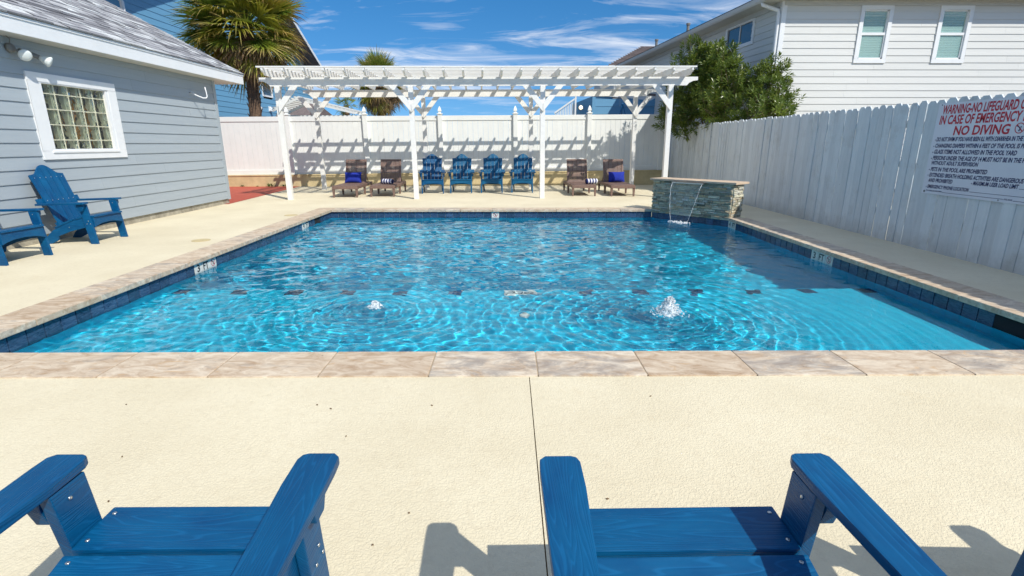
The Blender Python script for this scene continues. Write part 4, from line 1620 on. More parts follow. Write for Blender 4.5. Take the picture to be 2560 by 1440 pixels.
f = [(k * (nn + 1) + j, k * (nn + 1) + j + 1, (k + 1) * (nn + 1) + j + 1, (k + 1) * (nn + 1) + j) for k in range(14) for j in range(nn)]
mb.add(v, f)
m_sheet, nts, bsd = new_mat('thin_water_sheet')
bsd.inputs['Base Color'].default_value = (0.9, 0.97, 1, 1)
bsd.inputs['Roughness'].default_value = 0.05
bsd.inputs['Alpha'].default_value = 0.05
mb.build('water_sheet', m_sheet, fw, smooth=True)

def droplets(mb, pts, rmin, rmax, seed):
    r_ = random.Random(seed)
    for p in pts:
        q = r_.uniform(rmin, rmax)
        mb.lathe([(0.02, -1.0), (0.75, -0.6), (1.0, 0.0), (0.72, 0.62), (0.02, 1.0)], 6,
                 Matrix.Translation(p) @ Euler((r_.uniform(0, 3), r_.uniform(0, 3), 0)).to_matrix().to_4x4() @ Matrix.Diagonal((q, q, q * r_.uniform(0.8, 1.7), 1)))
rs2 = random.Random(8)
mb = MB()
pts = []
a, c2 = Vector(pl[-1]), Vector(pr_[-1])
for k in range(150):
    f = rs2.random()
    p = a.lerp(c2, f)
    pts.append((p.x + rs2.gauss(0, 0.05), p.y + rs2.gauss(-0.03, 0.05), -0.149 + abs(rs2.gauss(0, 0.010))))
droplets(mb, pts, 0.004, 0.014, 2)
mb.build('splash', M['foam'], fw, smooth=True)['kind'] = 'stuff'

# bubblers
for (x0, y0, hh, rr_, n, lab) in ((-1.18, 4.39, 0.065, 0.048, 170, 'small white bubbling water jet left of centre on the shallow pool shelf'),
                                  (1.37, 4.22, 0.145, 0.080, 520, 'taller white bubbling water jet right of centre on the shallow pool shelf')):
    t = thing('bubbler', lab, 'fountain jet', (x0, y0, -0.152), 0, 'bubbler jets on the shelf')
    mb = MB()
    r_ = random.Random(int(hh * 1000))
    v = []
    nu, nv = 18, 9
    for i in range(nv + 1):
        f = i / nv
        rad = rr_ * (1 - f ** 1.4) ** 0.8 * 0.92 + 0.003
        for k in range(nu):
            a = 2 * PI * k / nu
            q = rad * (1 + 0.35 * r_.uniform(-1, 1) * 0.7)
            v.append((q * math.cos(a), q * math.sin(a), f * hh * 0.9 + r_.uniform(-0.008, 0.008)))
    fcs = [(i * nu + k, i * nu + (k + 1) % nu, (i + 1) * nu + (k + 1) % nu, (i + 1) * nu + k) for i in range(nv) for k in range(nu)]
    mb.add(v, fcs)
    mb.build('water_column', M['foam'], t, smooth=True)
    mb = MB()
    pts = []
    for k in range(n):
        f = r_.random() ** 1.6
        rad = rr_ * (1 - f ** 1.4) ** 0.7 * abs(r_.gauss(0.85, 0.25)) + 0.004
        a = r_.uniform(0, 2 * PI)
        pts.append((rad * math.cos(a) * 1.15, rad * math.sin(a), f * hh * 1.05 + 0.002))
    for k in range(n // 9):
        a = r_.uniform(0, 2 * PI)
        rad = r_.uniform(rr_, rr_ * 2.2)
        pts.append((rad * math.cos(a), rad * math.sin(a), r_.uniform(0.002, 0.02)))
    droplets(mb, pts, 0.0025, 0.0075, 5)
    mb.build('spray', M['foam'], t, smooth=True)['kind'] = 'stuff'

# ------------------------------------------------------------------ drain covers
for (x0, y0, lab) in ((-4.13, 6.94, 'round tan drain cover in the deck beside the pool near the blue chairs'), (-3.95, 9.5, 'round tan drain cover in the deck near the far left pool corner')):
    mb = MB()
    mb.lathe([(0.115, 0.001), (0.115, 0.005), (0.10, 0.006), (0.098, 0.004), (0.03, 0.004), (0.002, 0.005)], 24)
    o = mb.build('drain_cover', M['drain'], None, (x0, y0, 0))
    tag(o, lab, 'drain cover', 'drain covers in the left deck')

# ================================================================== PLANTS
def frond_mesh(name, mat, petiole, radius, nblade, spread, droop, seed, width=0.05):
    """costapalmate fan: a petiole along +X and blades fanning from its end, tips bending down"""
    r_ = random.Random(seed)
    mb = MB()
    mb.tube([(0, 0, 0), (petiole * 0.5, 0, 0.02), (petiole, 0, 0.0)], [0.022, 0.016, 0.010], 5)
    for k in range(nblade):
        f = (k + 0.5) / nblade * 2 - 1
        ang = f * spread + r_.gauss(0, 0.03)
        ln = radius * (1.0 - 0.30 * abs(f) ** 1.6) * r_.uniform(0.86, 1.08)
        fold = 0.25 * abs(f)
        dr = droop * r_.uniform(0.5, 1.5)
        tw = r_.gauss(0, 0.5)
        ca, sa = math.cos(ang), math.sin(ang)
        side = Vector((-sa, ca, 0)) * math.cos(tw) + Vector((0, 0, 1)) * math.sin(tw)
        pts = []
        nseg = 5
        for i in range(nseg + 1):
            t = i / nseg
            rr_ = ln * t
            z = fold * rr_ * 0.5 - dr * rr_ * (t ** 2.2) + 0.01
            shrink = 1 - 0.25 * dr * t ** 2
            pts.append(Vector((petiole + rr_ * ca * shrink, rr_ * sa * shrink, z)))
        ws = [0.35, 0.9, 1.0, 0.85, 0.5, 0.06]
        v, uv = [], []
        for p, wq, i in zip(pts, ws, range(nseg + 1)):
            v.append(tuple(p + side * width * 0.5 * wq))
            v.append(tuple(p - side * width * 0.5 * wq))
        fcs = [(2 * i, 2 * i + 1, 2 * i + 3, 2 * i + 2) for i in range(nseg)]
        uvs = [[(i / nseg, 0), (i / nseg, 1), ((i + 1) / nseg, 1), ((i + 1) / nseg, 0)] for i in range(nseg)]
        mb.add(v, fcs, uvs)
    return mb.mesh(name, mat)


def palm(name, label, base, height, tr, crown_r, n, seed, dead=0.2, skirt=False, zflat=0.9, trunk=True, nbl=34):
    r_ = random.Random(seed)
    t = thing(name, label, 'palm tree', base)
    if trunk:
        mb = MB()
        path, rad = [], []
        k = 26
        for i in range(k + 1):
            f = i / k
            path.append((0.10 * math.sin(f * 2.2), 0.05 * f, f * height))
            rad.append(tr * (1.05 - 0.12 * f + (0.22 * max(0, (f - 0.86) / 0.14))) * (1 + 0.04 * (i % 2)))
        mb.tube(path, rad, 14)
        mb.build('trunk', M['bark'], t, smooth=True)
        # old leaf bases (boots) wrapped round the trunk
        bt = MB()
        for i in range(70):
            a = i * 2.399
            f = 0.42 + 0.58 * i / 70
            q = tr * (0.97 + 0.22 * max(0, (f - 0.86) / 0.14))
            cx_, cy_ = 0.10 * math.sin(f * 2.2), 0.05 * f
            p0 = Vector((cx_ + q * 0.9 * math.cos(a), cy_ + q * 0.9 * math.sin(a), f * height - 0.06))
            p1 = Vector((cx_ + (q + 0.05) * math.cos(a + 0.2), cy_ + (q + 0.05) * math.sin(a + 0.2), f * height + 0.10))
            bt.tube([p0, p1], [0.026, 0.010], 4)
        bt.build('leaf_boots', M['bark'], t)['kind'] = 'stuff'
    L_ = crown_r
    fam = {
        'g': [frond_mesh('frond', M['frond'], L_ * 0.50, L_ * 0.50, nbl, 2.1, 0.12 / L_ * 2, seed * 10 + i, L_ * 0.021) for i in range(4)],
        'y': [frond_mesh('frond', M['frondyellow'], L_ * 0.42, L_ * 0.56, nbl - 4, 1.8, 0.32, seed * 10 + 5 + i, L_ * 0.024) for i in range(2)],
        'd': [frond_mesh('dry_frond', M['fronddead'], L_ * 0.40, L_ * 0.44, nbl - 8, 1.3, 0.55, seed * 10 + 8 + i, L_ * 0.020) for i in range(3)],
    }
    for i in range(n):
        f = (i + 0.5) / n
        az = i * 2.39996 + r_.gauss(0, 0.15)
        el = R(84) - R(165 if skirt else 138) * f ** 0.95 + r_.gauss(0, 0.10 if skirt else 0.24)
        kind = 'g'
        if f > 1 - dead:
            kind = 'd' if r_.random() < 0.75 else 'y'
        elif f > 0.35 and r_.random() < 0.36:
            kind = 'y'
        me = r_.choice(fam[kind])
        o = link(me.name.split('.')[0], me, t)
        rot = Euler((r_.gauss(0, 0.35), -el, az), 'XYZ')
        o.rotation_euler = rot
        s = r_.uniform(0.82, 1.08)
        o.scale = (s, s, s)
        cz = height + 0.22 - 0.5 * f * crown_r * 0.5
        o.location = (0.10 * math.sin(2.2) + 0.08 * math.cos(az), 0.05 + 0.08 * math.sin(az), cz)
    return t

palm('palm_tree', 'largest palm with shaggy crown beside the grey pool house roof', (-8.02, 17.25, 0), 4.60, 0.175, 1.98, 138, 3, dead=0.17, nbl=46)
palm('palm_tree', 'mid-sized palm with a thick brown skirt rising behind the pergola', (-8.2, 35, 0), 4.75, 0.22, 2.1, 150, 4, dead=0.50, skirt=True, nbl=30)
palm('palm_tree', 'smallest distant palm top low between pergola post and skirted palm', (-13.3, 45, 0), 4.3, 0.16, 1.25, 34, 5, dead=0.12, nbl=22)

# oleander
ol = thing('oleander_bush', 'big glossy oleander bush leaning over the fence corner at right', 'bush', (5.8, 14.4, 0))
clus = [(5.10, 14.75, 3.15, 0.55), (5.45, 14.4, 3.15, 0.48), (5.05, 15.1, 2.65, 0.66), (5.60, 14.8, 2.55, 0.74), (6.20, 13.5, 2.65, 0.42), (4.98, 14.8, 3.5, 0.24), (5.35, 14.5, 3.5, 0.22),
        (6.50, 13.35, 2.35, 0.34), (4.72, 15.5, 2.05, 0.42), (5.5, 13.9, 2.35, 0.66), (6.15, 13.2, 2.0, 0.62), (5.05, 14.9, 1.95, 0.55), (6.65, 13.2, 1.95, 0.28), (6.42, 13.3, 2.95, 0.2)]
rl = np.random.default_rng(9)
V, F, UV = [], [], []
stem = MB()
tot = sum(c4[3] ** 2 for c4 in clus)
for (cx_, cy_, cz_, r0) in clus:
    b0 = Vector((5.8 + rl.normal(0, 0.15), 14.3 + rl.normal(0, 0.15), 0.0))
    b1 = Vector((cx_, cy_, cz_))
    mid = b0.lerp(b1, 0.55) + Vector((rl.normal(0, 0.1), rl.normal(0, 0.1), 0.2))
    stem.tube([b0 - Vector((5.8, 14.4, 0)), mid - Vector((5.8, 14.4, 0)), b1 - Vector((5.8, 14.4, 0))], [0.035, 0.022, 0.010], 6)
    nt_ = int(1750 * r0 ** 2 / tot)
    for k in range(nt_):
        dv = rl.normal(0, 1, 3)
        dv /= np.linalg.norm(dv)
        q = r0 * (0.40 + 0.72 * rl.random() ** 0.6)
        lump = 1 + 0.28 * math.sin(3.1 * dv[0] + cx_ * 5) * math.cos(2.7 * dv[2] + cy_ * 3)
        c0 = np.array((cx_, cy_, cz_)) + dv * q * lump * np.array((1, 1, 1.08))
        if c0[2] < 1.2:
            continue
        if c0[0] > 6.60 - 0.107 * (c0[1] - 14) and c0[1] > 13.86:
            continue
        ax = dv * 0.75 + np.array((0, 0, 0.75)) + rl.normal(0, 0.28, 3)
        ax /= np.linalg.norm(ax)
        e1 = np.cross(ax, (0.3, 0.9, 0.2))
        e1 /= np.linalg.norm(e1)
        e2 = np.cross(ax, e1)
        if k % 4 == 0:
            stem.tube([tuple(c0 - ax * 0.30 - np.array((5.8, 14.4, 0))), tuple(c0 + ax * 0.10 - np.array((5.8, 14.4, 0)))], [0.006, 0.003], 4)
        nl = rl.integers(12, 18)
        for j in range(nl):
            a = j * 2.4 + rl.normal(0, 0.2)
            t_ = j / nl
            op = 1.25 - 0.85 * t_ + rl.normal(0, 0.1)
            dd = ax * math.cos(op) + (e1 * math.cos(a) + e2 * math.sin(a)) * math.sin(op)
            p0 = c0 + ax * (t_ * 0.15)
            ln = rl.uniform(0.12, 0.19) * (1 - 0.25 * t_)
            wv = np.cross(dd, ax)
            wv = wv / (np.linalg.norm(wv) + 1e-6) * 0.016
            p1 = p0 + dd * ln * 0.5 + np.array((0, 0, 0.006))
            p2 = p0 + dd * ln + np.array((0, 0, -0.012))
            o = len(V)
            V += [p0, p1 + wv, p2, p1 - wv]
            F.append((o, o + 1, o + 2, o + 3))
            tt = 0.25 + 0.75 * t_
            UV.append([(tt * 0.8, 0), (tt * 0.9, 0), (tt, 0), (tt * 0.9, 0)])
mb = MB()
mb.v = [tuple(np.array(p) - np.array((5.8, 14.4, 0))) for p in V]
mb.f = F
mb.uv = UV
mb.tone = [0.5] * len(F)
o = mb.build('foliage', M['oleander'], ol)
o['kind'] = 'stuff'
stem.build('branches', M['stem'], ol)['kind'] = 'stuff'

# weeds at the foot of the back wall
mb = MB()
rw_ = random.Random(2)
for (x0, y0, s) in ((-7.15, 16.08, 1.0), (-6.80, 16.09, 0.8), (-8.05, 16.10, 0.5), (-7.6, 16.1, 0.35)):
    for k in range(26):
        a = rw_.uniform(0, 2 * PI)
        l = rw_.uniform(0.05, 0.13) * s
        b0 = Vector((x0 + rw_.gauss(0, 0.05 * s), y0 - abs(rw_.gauss(0, 0.03)), 0.004))
        tip = b0 + Vector((math.cos(a) * l * 0.7, math.sin(a) * l * 0.5 - 0.01, l))
        wv = Vector((-math.sin(a), math.cos(a), 0)) * 0.012 * s
        m_ = b0.lerp(tip, 0.5)
        mb.add([b0, m_ + wv, tip, m_ - wv], [(0, 1, 2, 3)])
tag(mb.build('weeds', M['weed']), kind='stuff')

# leaf litter on the near deck
mb = MB()
rw_ = random.Random(5)
spots = [(-0.95, 2.34), (-0.87, 2.30), (-0.38, 2.33), (0.73, 2.42), (0.36, 1.62), (-0.72, 2.05), (-1.6, 1.9), (-1.45, 1.62), (0.35, 1.45), (0.9, 1.5), (-0.35, 1.55), (-0.44, 1.40), (-1.9, 2.35), (-0.6, 1.3)]
for (x0, y0) in spots:
    a = rw_.uniform(0, PI)
    l = rw_.uniform(0.003, 0.008)
    mb.prism([(-l, -0.002), (0, -0.0035), (l, 0), (0, 0.0035)], 0.002, 0.005, Matrix.Translation((x0, y0, 0)) @ Matrix.Rotation(a, 4, 'Z'))
tag(mb.build('leaf_litter', M['litter']), kind='stuff')

# ================================================================== FURNITURE
def adirondack(name, label, group, mat, back_y=-0.78):
    """faces +Y, origin on the ground between the front feet"""
    t = thing(name, label, 'chair', (0, 0, 0), 0, group)
    BV = 0.004
    # front legs: boards in the YZ plane just outside the seat
    leg = [(-0.045, 0.0), (0.045, 0.0), (-0.012, 0.510), (-0.112, 0.510)]
    for sx_ in (-1, 1):
        mb = MB()
        x0 = sx_ * 0.272
        mb.prism(leg, x0 - 0.014, x0 + 0.014, YZX)
        mb.build('leg', mat, t, bevel=BV)
    # seat stringers that run back to the ground
    by = back_y + 0.02
    top = [(0.005, 0.338), (-0.10, 0.335), (-0.22, 0.305), (-0.34, 0.262), (-0.44, 0.215), (-0.52, 0.175), (by + 0.05, 0.075), (by, 0.0)]
    bot = [(by + 0.11, 0.0), (by + 0.20, 0.045), (-0.46, 0.10), (-0.30, 0.16), (-0.12, 0.205), (0.005, 0.215)]
    for sx_ in (-1, 1):
        mb = MB()
        x0 = sx_ * 0.242
        mb.prism((top + bot)[::-1], x0 - 0.0138, x0 + 0.0138, YZX)
        mb.build('stringer', mat, t, bevel=BV)
    # seat slats
    zs = lambda yq: np.interp(yq, [-0.52, -0.44, -0.34, -0.22, -0.10, 0.05], [0.175, 0.215, 0.262, 0.305, 0.335, 0.341])
    y1 = 0.045
    for wd in (0.142, 0.128, 0.118, 0.105):
        y0 = y1 - wd
        za, zb = zs(y0), zs(y1)
        ln = math.hypot(wd, zb - za)
        yv = Vector((0, wd, zb - za)) / ln
        zv = Vector((0, -(zb - za), wd)) / ln
        M4 = basis((0, y0, za + 0.002), (1, 0, 0), yv, zv)
        mb = MB()
        mb.prism([(-0.262, 0), (0.262, 0), (0.262, ln), (-0.262, ln)] if wd != 0.142 else [(-0.257, 0), (0.257, 0), (0.257, ln), (-0.257, ln)], 0, 0.022, M4)
        mb.build('seat_slat', mat, t, bevel=BV)
        y1 = y0 - 0.010
    # arched front apron
    pts = [(-0.256, 0.215), (-0.20, 0.235), (-0.12, 0.252), (0, 0.258), (0.12, 0.252), (0.20, 0.235), (0.256, 0.215), (0.256, 0.338), (-0.256, 0.338)]
    mb = MB()
    mb.prism(pts, -0.030, -0.008, XZY)
    mb.build('apron', mat, t, bevel=BV)
    # arms
    for sx_ in (-1, 1):
        out = [(0.255, -0.010), (0.262, 0.008), (0.275, 0.014), (0.338, 0.014), (0.352, 0.0), (0.354, -0.04), (0.352, -0.30), (0.335, back_y + 0.10), (0.305, back_y + 0.085), (0.27, back_y + 0.10), (0.268, -0.34), (0.255, -0.10)]
        pts = [(sx_ * a, b2) for a, b2 in out]
        if sx_ > 0:
            pts = pts[::-1]
        slope = 0.05
        M4 = basis((0, 0, 0.516), (1, 0, 0), (0, 1, slope * 0.6), (0, 0, 1))
        mb = MB()
        # UVs along the arm
        mb.prism([(b2, a) for a, b2 in pts][::-1], 0.0, 0.024, basis((0, 0, 0.516), (0, 1, slope * 0.6), (1, 0, 0), (0, 0, 1)))
        arm = mb.build('arm', mat, t)
        bm = bmesh.new()
        bm.from_mesh(arm.data)
        bmesh.ops.recalc_face_normals(bm, faces=bm.faces)
        ed = [e for e in bm.edges if e.calc_face_angle(0) > R(60)]
        bmesh.ops.bevel(bm, geom=ed, offset=0.005, segments=2, profile=0.7, affect='EDGES', clamp_overlap=True)
        bm.to_mesh(arm.data)
        bm.free()
        mb = MB()
        x0 = sx_ * 0.305
        mb.prism([(-0.095, 0.425), (-0.045, 0.425), (-0.020, 0.475), (-0.020, 0.5105), (-0.11, 0.5075), (-0.11, 0.47)], x0 - 0.017, x0 + 0.017, YZX)
        mb.build('arm_bracket', mat, t, bevel=BV)
    # back slats, fanned and cut to a crowned outline
    y0, z0 = -0.435, 0.20
    bz = 0.985 if back_y > -0.85 else 0.93
    vec = Vector((0, back_y - y0, bz - z0))
    ln = vec.length
    yv = vec / ln
    M4 = basis((0, y0, z0), (1, 0, 0), yv, Vector((1, 0, 0)).cross(yv))
    topf = lambda a: ln - 0.115 + 0.115 * (1 - min(1.0, abs(a) / 0.195) ** 2.2) ** 2 - 0.12 * max(0, abs(a) - 0.19)
    nb = 5
    for k in range(nb):
        b0, b1 = -0.232 + k * 0.0935, -0.232 + k * 0.0935 + 0.088
        t0, t1 = -0.262 + k * 0.1055, -0.262 + k * 0.1055 + 0.099
        pts = [(b0, 0.0), (b1, 0.0)]
        tops = []
        for j in range(7):
            a = t1 + (t0 - t1) * j / 6
            tops.append((a, topf(a)))
        mb = MB()
        mb.prism([(b2, a) for a, b2 in (pts + tops)][::-1], 0, 0.020, basis(M4.translation, yv, (1, 0, 0), yv.cross(Vector((1, 0, 0)))))
        mb.build('back_slat', mat, t, bevel=0.003)
    for (f, hw, nm) in ((0.44, 0.33, 'arm_rail'), (0.80, 0.235, 'back_batten'), (0.05, 0.24, 'back_batten')):
        p = Vector((0, y0, z0)) + yv * (ln * f) - yv.cross(Vector((1, 0, 0))) * 0.013
        M5 = basis(p, (-1, 0, 0), yv, yv.cross(Vector((1, 0, 0))))
        mb = MB()
        mb.box(-hw, hw, -0.04, 0.04, -0.012, 0.0125, M5)
        mb.build(nm, mat, t, bevel=0.003)
    # screws and bolts
    bm_ = MB()
    bm_.lathe([(0.0052, 0), (0.0052, 0.0018), (0.0032, 0.003), (0.0004, 0.0033)], 10)
    bolt = bm_.mesh('bolt', M['steel'], smooth=True)
    up_ = yv
    nz = yv.cross(Vector((1, 0, 0)))
    for sx_ in (-1, 1):
        for (yy, zz) in ((-0.065, 0.475),):
            link('bolt', bolt, t, (sx_ * 0.258, yy, zz), (0, -sx_ * PI / 2, 0))
        for (yy, zz) in ((-0.02, 0.30), (-0.045, 0.262), (0.0, 0.262)):
            link('bolt', bolt, t, (sx_ * 0.286, yy, zz), (0, sx_ * PI / 2, 0))
        for (yy) in (0.02, -0.07, -0.13, -0.235):
            link('bolt', bolt, t, (sx_ * 0.238, yy, float(zs(yy)) + 0.0238))
        for f in (0.44, 0.80):
            for xx in (0.04, 0.13, 0.21):
                p = Vector((sx_ * xx, y0, z0)) + yv * (ln * f) + nz * 0.0203
                q = link('bolt', bolt, t, p)
                q.rotation_euler = nz.to_track_quat('Z', 'Y').to_euler()
        link('bolt', bolt, t, (sx_ * 0.2565, -0.30, 0.215), (0, sx_ * PI / 2, 0))
    return t


near = adirondack('adirondack_chair', 'near blue adirondack chair at bottom left of the photo, its arms toward the pool', 'blue chairs in the foreground', M['bluewood'], -0.95)
near.location = (-0.752, 1.092, 0)
near.scale = (0.985,) * 3
for (x0, y0, rz, lab) in ((0.42, 1.080, 0.012, 'near blue adirondack chair right of the expansion joint in the foreground'),
                          (1.585, 1.06, -0.03, 'near blue adirondack chair at the right edge, only arm tips showing')):
    c_ = copy_tree(near)
    c_.location = (x0, y0, 0)
    c_.rotation_euler = (0, 0, rz)
    c_['label'] = lab

left = adirondack('adirondack_chair', 'blue adirondack chair against the grey wall with its whole back showing', 'blue chairs along the pool house', M['bluewood'], -0.70)
left.location = (-5.36, 6.97, 0)
left.rotation_euler = (0, 0, -PI / 2 + 0.02)
c_ = copy_tree(left)
c_.location = (-5.37, 5.72, 0)
c_.rotation_euler = (0, 0, -PI / 2 - 0.03)
c_['label'] = 'blue adirondack chair cut off by the left edge of the photo'

far = adirondack('adirondack_chair', 'leftmost and bluest adirondack chair under the pergola, beside the striped towel lounger', 'adirondack chairs in a row under the pergola', M['bluewood'], -0.74)
far.location = (-1.965, 13.78, 0)
far.rotation_euler = (0, 0, PI + 0.12)
farb = adirondack('adirondack_chair', 'teal blue adirondack chair second from left under the pergola', 'adirondack chairs in a row under the pergola', M['tealwood'], -0.74)
farb.location = (-1.235, 13.90, 0)
farb.rotation_euler = (0, 0, PI + 0.03)
for (x0, y0, rz, lab) in ((-0.43, 13.95, -0.02, 'teal blue adirondack chair third from left under the pergola'), (0.375, 14.0, -0.05, 'teal blue adirondack chair rightmost of the row, by the pergola post')):
    c_ = copy_tree(farb)
    c_.location = (x0, y0, 0)
    c_.rotation_euler = (0, 0, PI + rz)
    c_['label'] = lab

# loungers
def lounger():
    """foot end at the origin facing -Y, head toward +Y"""
    t = thing('sun_lounger', '', 'sun lounger', (0, 0, 0), 0, 'brown loungers under the pergola')
    m = M['rattan']
    hw, ln, zt = 0.28, 1.72, 0.275
    mb = MB()
    for sx_ in (-1, 1):
        mb.box(sx_ * hw - 0.02, sx_ * hw + 0.02, 0.0, ln, zt - 0.075, zt)
    mb.box(-hw + 0.021, hw - 0.021, 0.0, 0.05, zt - 0.075, zt - 0.001)
    mb.box(-hw + 0.021, hw - 0.021, ln - 0.05, ln, zt - 0.075, zt - 0.001)
    mb.build('frame', m, t, bevel=0.008)
    leg_pts = lambda s: [(-0.026, 0), (0.020, 0), (0.034, 0.20), (-0.034, 0.20)]
    for sx_ in (-1, 1):
        for yy in (0.045, 0.86, ln - 0.045):
            mb = MB()
            x0 = sx_ * (hw - 0.004)
            mb.lathe([(0.026, 0.0), (0.040, 0.205)], 4, Matrix.Translation((x0, yy, 0)) @ Matrix.Rotation(R(45), 4, 'Z'))
            mb.build('leg', m, t, bevel=0.004)
    mb = MB()
    mb.box(-hw + 0.021, hw - 0.021, 0.051, 1.12, zt - 0.022, zt - 0.004)
    n = 22
    for k in range(n):
        y0 = 0.055 + k * 1.06 / n
        mb.box(-hw + 0.03, hw - 0.03, y0, y0 + 1.06 / n - 0.008, zt - 0.0035, zt + 0.002)
    mb.build('seat_weave', m, t)
    ang = R(70)
    yv = Vector((0, math.cos(ang), math.sin(ang)))
    zv = Vector((0, -math.sin(ang), math.cos(ang)))
    M4 = basis((0, 1.13, zt - 0.01), (1, 0, 0), yv, zv)
    H = 0.63
    b_ = MB()
    for sx_ in (-1, 1):
        b_.box(sx_ * (hw - 0.035) - 0.024, sx_ * (hw - 0.035) + 0.024, 0, H, -0.018, 0.018, M4)
    b_.box(-hw + 0.036, hw - 0.036, H - 0.05, H, -0.0175, 0.0175, M4)
    b_.box(-hw + 0.036, hw - 0.036, 0, 0.05, -0.0175, 0.0175, M4)
    b_ = b_.build('backrest', m, t, bevel=0.007)
    mb = MB()
    n = 16
    for k in range(n):
        y0 = 0.052 + k * (H - 0.104) / n
        mb.box(-hw + 0.060, hw - 0.060, y0, y0 + (H - 0.104) / n - 0.007, -0.006, 0.006, M4)
    for xx in (-0.12, 0.0, 0.12):
        mb.box(xx - 0.008, xx + 0.008, 0.05, H - 0.05, -0.013, -0.0065, M4)
    mb.build('back_weave', m, b_)
    mb = MB()
    for sx_ in (-1, 1):
        p = M4 @ Vector((sx_ * 0.21, H * 0.62, -0.02))
        mb.tube([p, (sx_ * 0.21, ln - 0.1, zt - 0.05)], 0.014, 6)
    mb.build('back_strut', m, t)
    return t

lo = lounger()
spots = [(-3.93, 12.70, 0.03, 'brown lounger farthest left with a dark blue pillow on its back'),
         (-3.075, 12.88, 0.02, 'brown lounger with a striped towel left of the blue chairs'),
         (1.885, 13.02, 0.03, 'brown lounger with a striped towel right of the blue chairs'),
         (2.83, 12.95, 0.02, 'brown lounger farthest right with a royal blue pillow')]
for i, (x0, y0, rz, lab) in enumerate(spots):
    c_ = lo if i == 0 else copy_tree(lo)
    c_.location = (x0, y0, 0)
    c_.rotation_euler = (0, 0, rz)
    c_['label'] = lab

def pillow(loc, rz, tilt, lab):
    nx, ny = 16, 12
    w_, h_ = 0.43, 0.28
    V, F = [], []
    for s in (1, -1):
        for j in range(ny + 1):
            for i in range(nx + 1):
                u, v = i / nx * 2 - 1, j / ny * 2 - 1
                th = (max(0.0, (1 - abs(u) ** 2.6)) * max(0.0, (1 - abs(v) ** 2.6))) ** 0.55 * 0.065
                px_ = u * w_ / 2 * (1 - 0.05 * (1 - v * v) * abs(u))
                py_ = v * h_ / 2 * (1 - 0.08 * (1 - u * u) * abs(v))
                V.append((px_, s * th, py_ + h_ / 2))
    o1 = (nx + 1) * (ny + 1)
    for j in range(ny):
        for i in range(nx):
            a = j * (nx + 1) + i
            F.append((a, a + nx + 1, a + nx + 2, a + 1))
            F.append((o1 + a, o1 + a + 1, o1 + a + nx + 2, o1 + a + nx + 1))
    mb = MB()
    mb.add(V, F)
    o = mb.build('pillow', M['navycloth'], None, loc, smooth=True)
    o.rotation_euler = (tilt, 0, rz)
    tag(o, lab, 'pillow', 'blue pillows on the loungers')
pillow((-4.02, 13.755, 0.282), 0.05, R(-20), 'dark blue pillow on the lounger farthest left')
pillow((2.87, 13.985, 0.282), 0.02, R(-20), 'royal blue pillow on the lounger farthest right')

def towel(loc, rz, lab):
    t = thing('rolled_towel', lab, 'towel', loc, rz, 'striped towels on the loungers')
    mb = MB()
    n, r0, hl = 22, 0.068, 0.145
    v, f, uv = [], [], []
    prof = [(-hl, r0 * 0.90), (-hl * 0.93, r0), (hl * 0.93, r0), (hl, r0 * 0.90)]
    for (xq, rq) in prof:
        for k in range(n):
            a = 2 * PI * k / n
            lump = 1 + 0.05 * math.cos(a * 2 + xq * 9)
            v.append((xq, rq * lump * math.cos(a), r0 + rq * lump * math.sin(a) * 0.95))
    for i in range(3):
        for k in range(n):
            q = (i * n + k, (i + 1) * n + k, (i + 1) * n + (k + 1) % n, i * n + (k + 1) % n)
            f.append(q)
            uv.append([(v[w0][0], 0) for w0 in q])
    mb.add(v, f, uv)
    mb.build('roll', M['terry'], t, smooth=True)
    mb = MB()
    for sx_ in (-1, 1):
        path = []
        for k in range(40):
            f_ = k / 39
            a = f_ * 2 * PI * 2.6
            q = r0 * 0.90 * (1 - f_ * 0.92)
            path.append((sx_ * (hl - 0.002), q * math.cos(a), r0 + q * math.sin(a) * 0.95))
        mb.tube(path, 0.0085, 5)
        mb.lathe([(r0 * 0.92, -0.004), (r0 * 0.92, 0.0)], 18, Matrix.Translation((sx_ * (hl - 0.006), 0, r0)) @ Matrix.Rotation(R(90), 4, 'Y'))
    mb.build('spiral_end', M['navyprint'], t, smooth=True)
towel((-3.03, 13.32, 0.278), -0.35, 'striped towel roll on the lounger left of the blue chairs')
towel((2.10, 13.33, 0.278), 0.25, 'striped towel roll on the lounger right of the blue chairs')

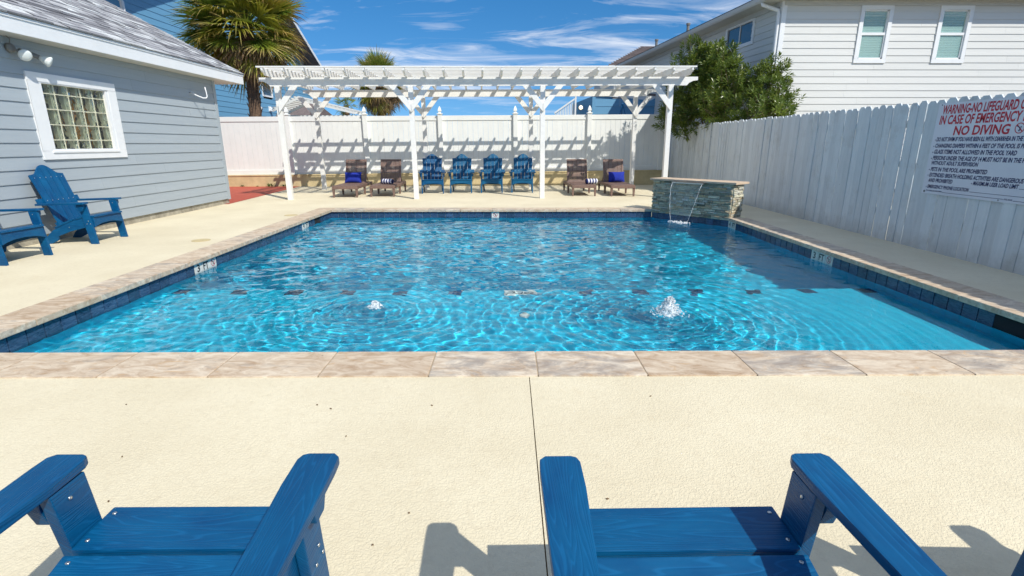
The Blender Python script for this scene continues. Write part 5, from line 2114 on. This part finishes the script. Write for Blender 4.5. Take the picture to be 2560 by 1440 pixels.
# ------------------------------------------------------------------ warning sign
sg = thing('warning_sign', 'large white pool warning sign with red and navy text on the picket fence', 'sign', (5.073, 6.41, 0.0))
SX = 5.073
def sgl(Yq):                     # distance along the sign from its left edge
    return 6.41 - Yq
mb = MB()
mb.box(-0.012, 1.62, 0.0, 0.004, 0.672, 1.705, basis((0, 0, 0), (0, -1, 0), (-1, 0, 0), (0, 0, 1)))
mb.build('panel', M['sign'], sg)
SM = basis((0, 0, 0), (0, -1, 0), (0, 0, 1), (-1, 0, 0))    # text plane: X along the sign, Y up, Z toward the pool
def put(me, s, z, lift=0.0052, name='lettering'):
    o = link(name, me, sg)
    o.matrix_local = basis((-lift, -s, z), (0, -1, 0), (0, 0, 1), (-1, 0, 0))
    return o
LINES = [
    ('WARNING-NO LIFEGUARD ON DUTY', 6.352, 6.352 - 0.951 * 28 / 20.3, 1.586, 0.097, 'redprint', 0.028, 0.12),
    ('IN CASE OF EMERGENCY DIAL 911', 6.369, 6.369 - 0.962 * 29 / 20.3, 1.472, 0.098, 'redprint', 0.028, 0.12),
    ('NO DIVING', 6.138, 5.450, 1.350, 0.098, 'redprint', 0.028, 0.08),
    ('- DO NOT SWIM IF YOU HAVE BEEN ILL WITH DIARRHEA IN THE PAST 2 WEEKS', 6.379, 6.379 - 1.089 * 68 / 55, 1.281, 0.046, 'navyprint', 0.034, 0.18),
    ('- CHANGING DIAPERS WITHIN 6 FEET OF THE POOL IS PROHIBITED', 6.384, 6.384 - 1.100 * 58 / 47.5, 1.210, 0.046, 'navyprint', 0.034, 0.18),
    ('- GLASS ITEMS NOT ALLOWED IN THE POOL YARD', 6.383, 5.311, 1.141, 0.047, 'navyprint', 0.034, 0.18),
    ('- PERSONS UNDER THE AGE OF 14 MUST NOT BE IN THE POOL', 6.383, 6.383 - 1.147 * 53 / 48, 1.071, 0.046, 'navyprint', 0.034, 0.18),
    ('WITHOUT ADULT SUPERVISION', 6.361, 5.719, 1.014, 0.044, 'navyprint', 0.034, 0.18),
    ('- PETS IN THE POOL ARE PROHIBITED', 6.379, 5.590, 0.941, 0.045, 'navyprint', 0.034, 0.18),
    ('- EXTENDED BREATH HOLDING ACTIVITIES ARE DANGEROUS', 6.381, 5.167, 0.875, 0.045, 'navyprint', 0.034, 0.18),
    ('AND PROHIBITED', 6.355, 6.002, 0.814, 0.043, 'navyprint', 0.034, 0.18),
    ('- MAXIMUM USER LOAD LIMIT', 5.754, 5.203, 0.819, 0.043, 'navyprint', 0.034, 0.18),
    ('- EMERGENCY PHONE LOCATION', 6.372, 5.763, 0.743, 0.039, 'navyprint', 0.034, 0.18),
    ('POOL ADDRESS AND PHONE NUMBER:', 6.357, 6.120, 0.704, 0.016, 'navyprint', 0.02, 0.0),
    ('POOL HOURS:', 5.328, 5.235, 0.697, 0.016, 'navyprint', 0.02, 0.0),
]
for (body, ya_, yb_, z0, h_, mt, bold, sh) in LINES:
    put(fit_text(body, M[mt], ya_ - yb_, h_, bold, sh), sgl(ya_), z0)
mb = MB()
for (ya_, yb_, z0) in ((5.755, 4.9, 0.741), (6.115, 5.335, 0.702), (5.228, 4.9, 0.695), (5.198, 4.9, 0.816)):
    mb.box(sgl(ya_), sgl(yb_), z0, z0 + 0.004, 0.0045, 0.0053, SM)
mb.build('rule_line', M['navyprint'], sg)
ring, man = no_diving_mesh(0.052, M['redprint'], M['navyprint'])
put(ring, sgl(5.348), 1.402, 0.0052, 'symbol')
put(man, sgl(5.348), 1.402, 0.0054, 'figure')
for (s, z0, r0) in ((0.028, 0.700, 0.014), (0.035, 1.687, 0.007), (1.56, 1.687, 0.007), (1.56, 0.70, 0.012), (1.02, 0.69, 0.007)):
    mb = MB()
    mb.lathe([(r0, 0), (r0, 0.003), (r0 * 0.5, 0.005)], 12, basis((-0.0042, -s, z0), (0, -1, 0), (0, 0, 1), (-1, 0, 0)))
    mb.build('screw', M['fixture'], sg)
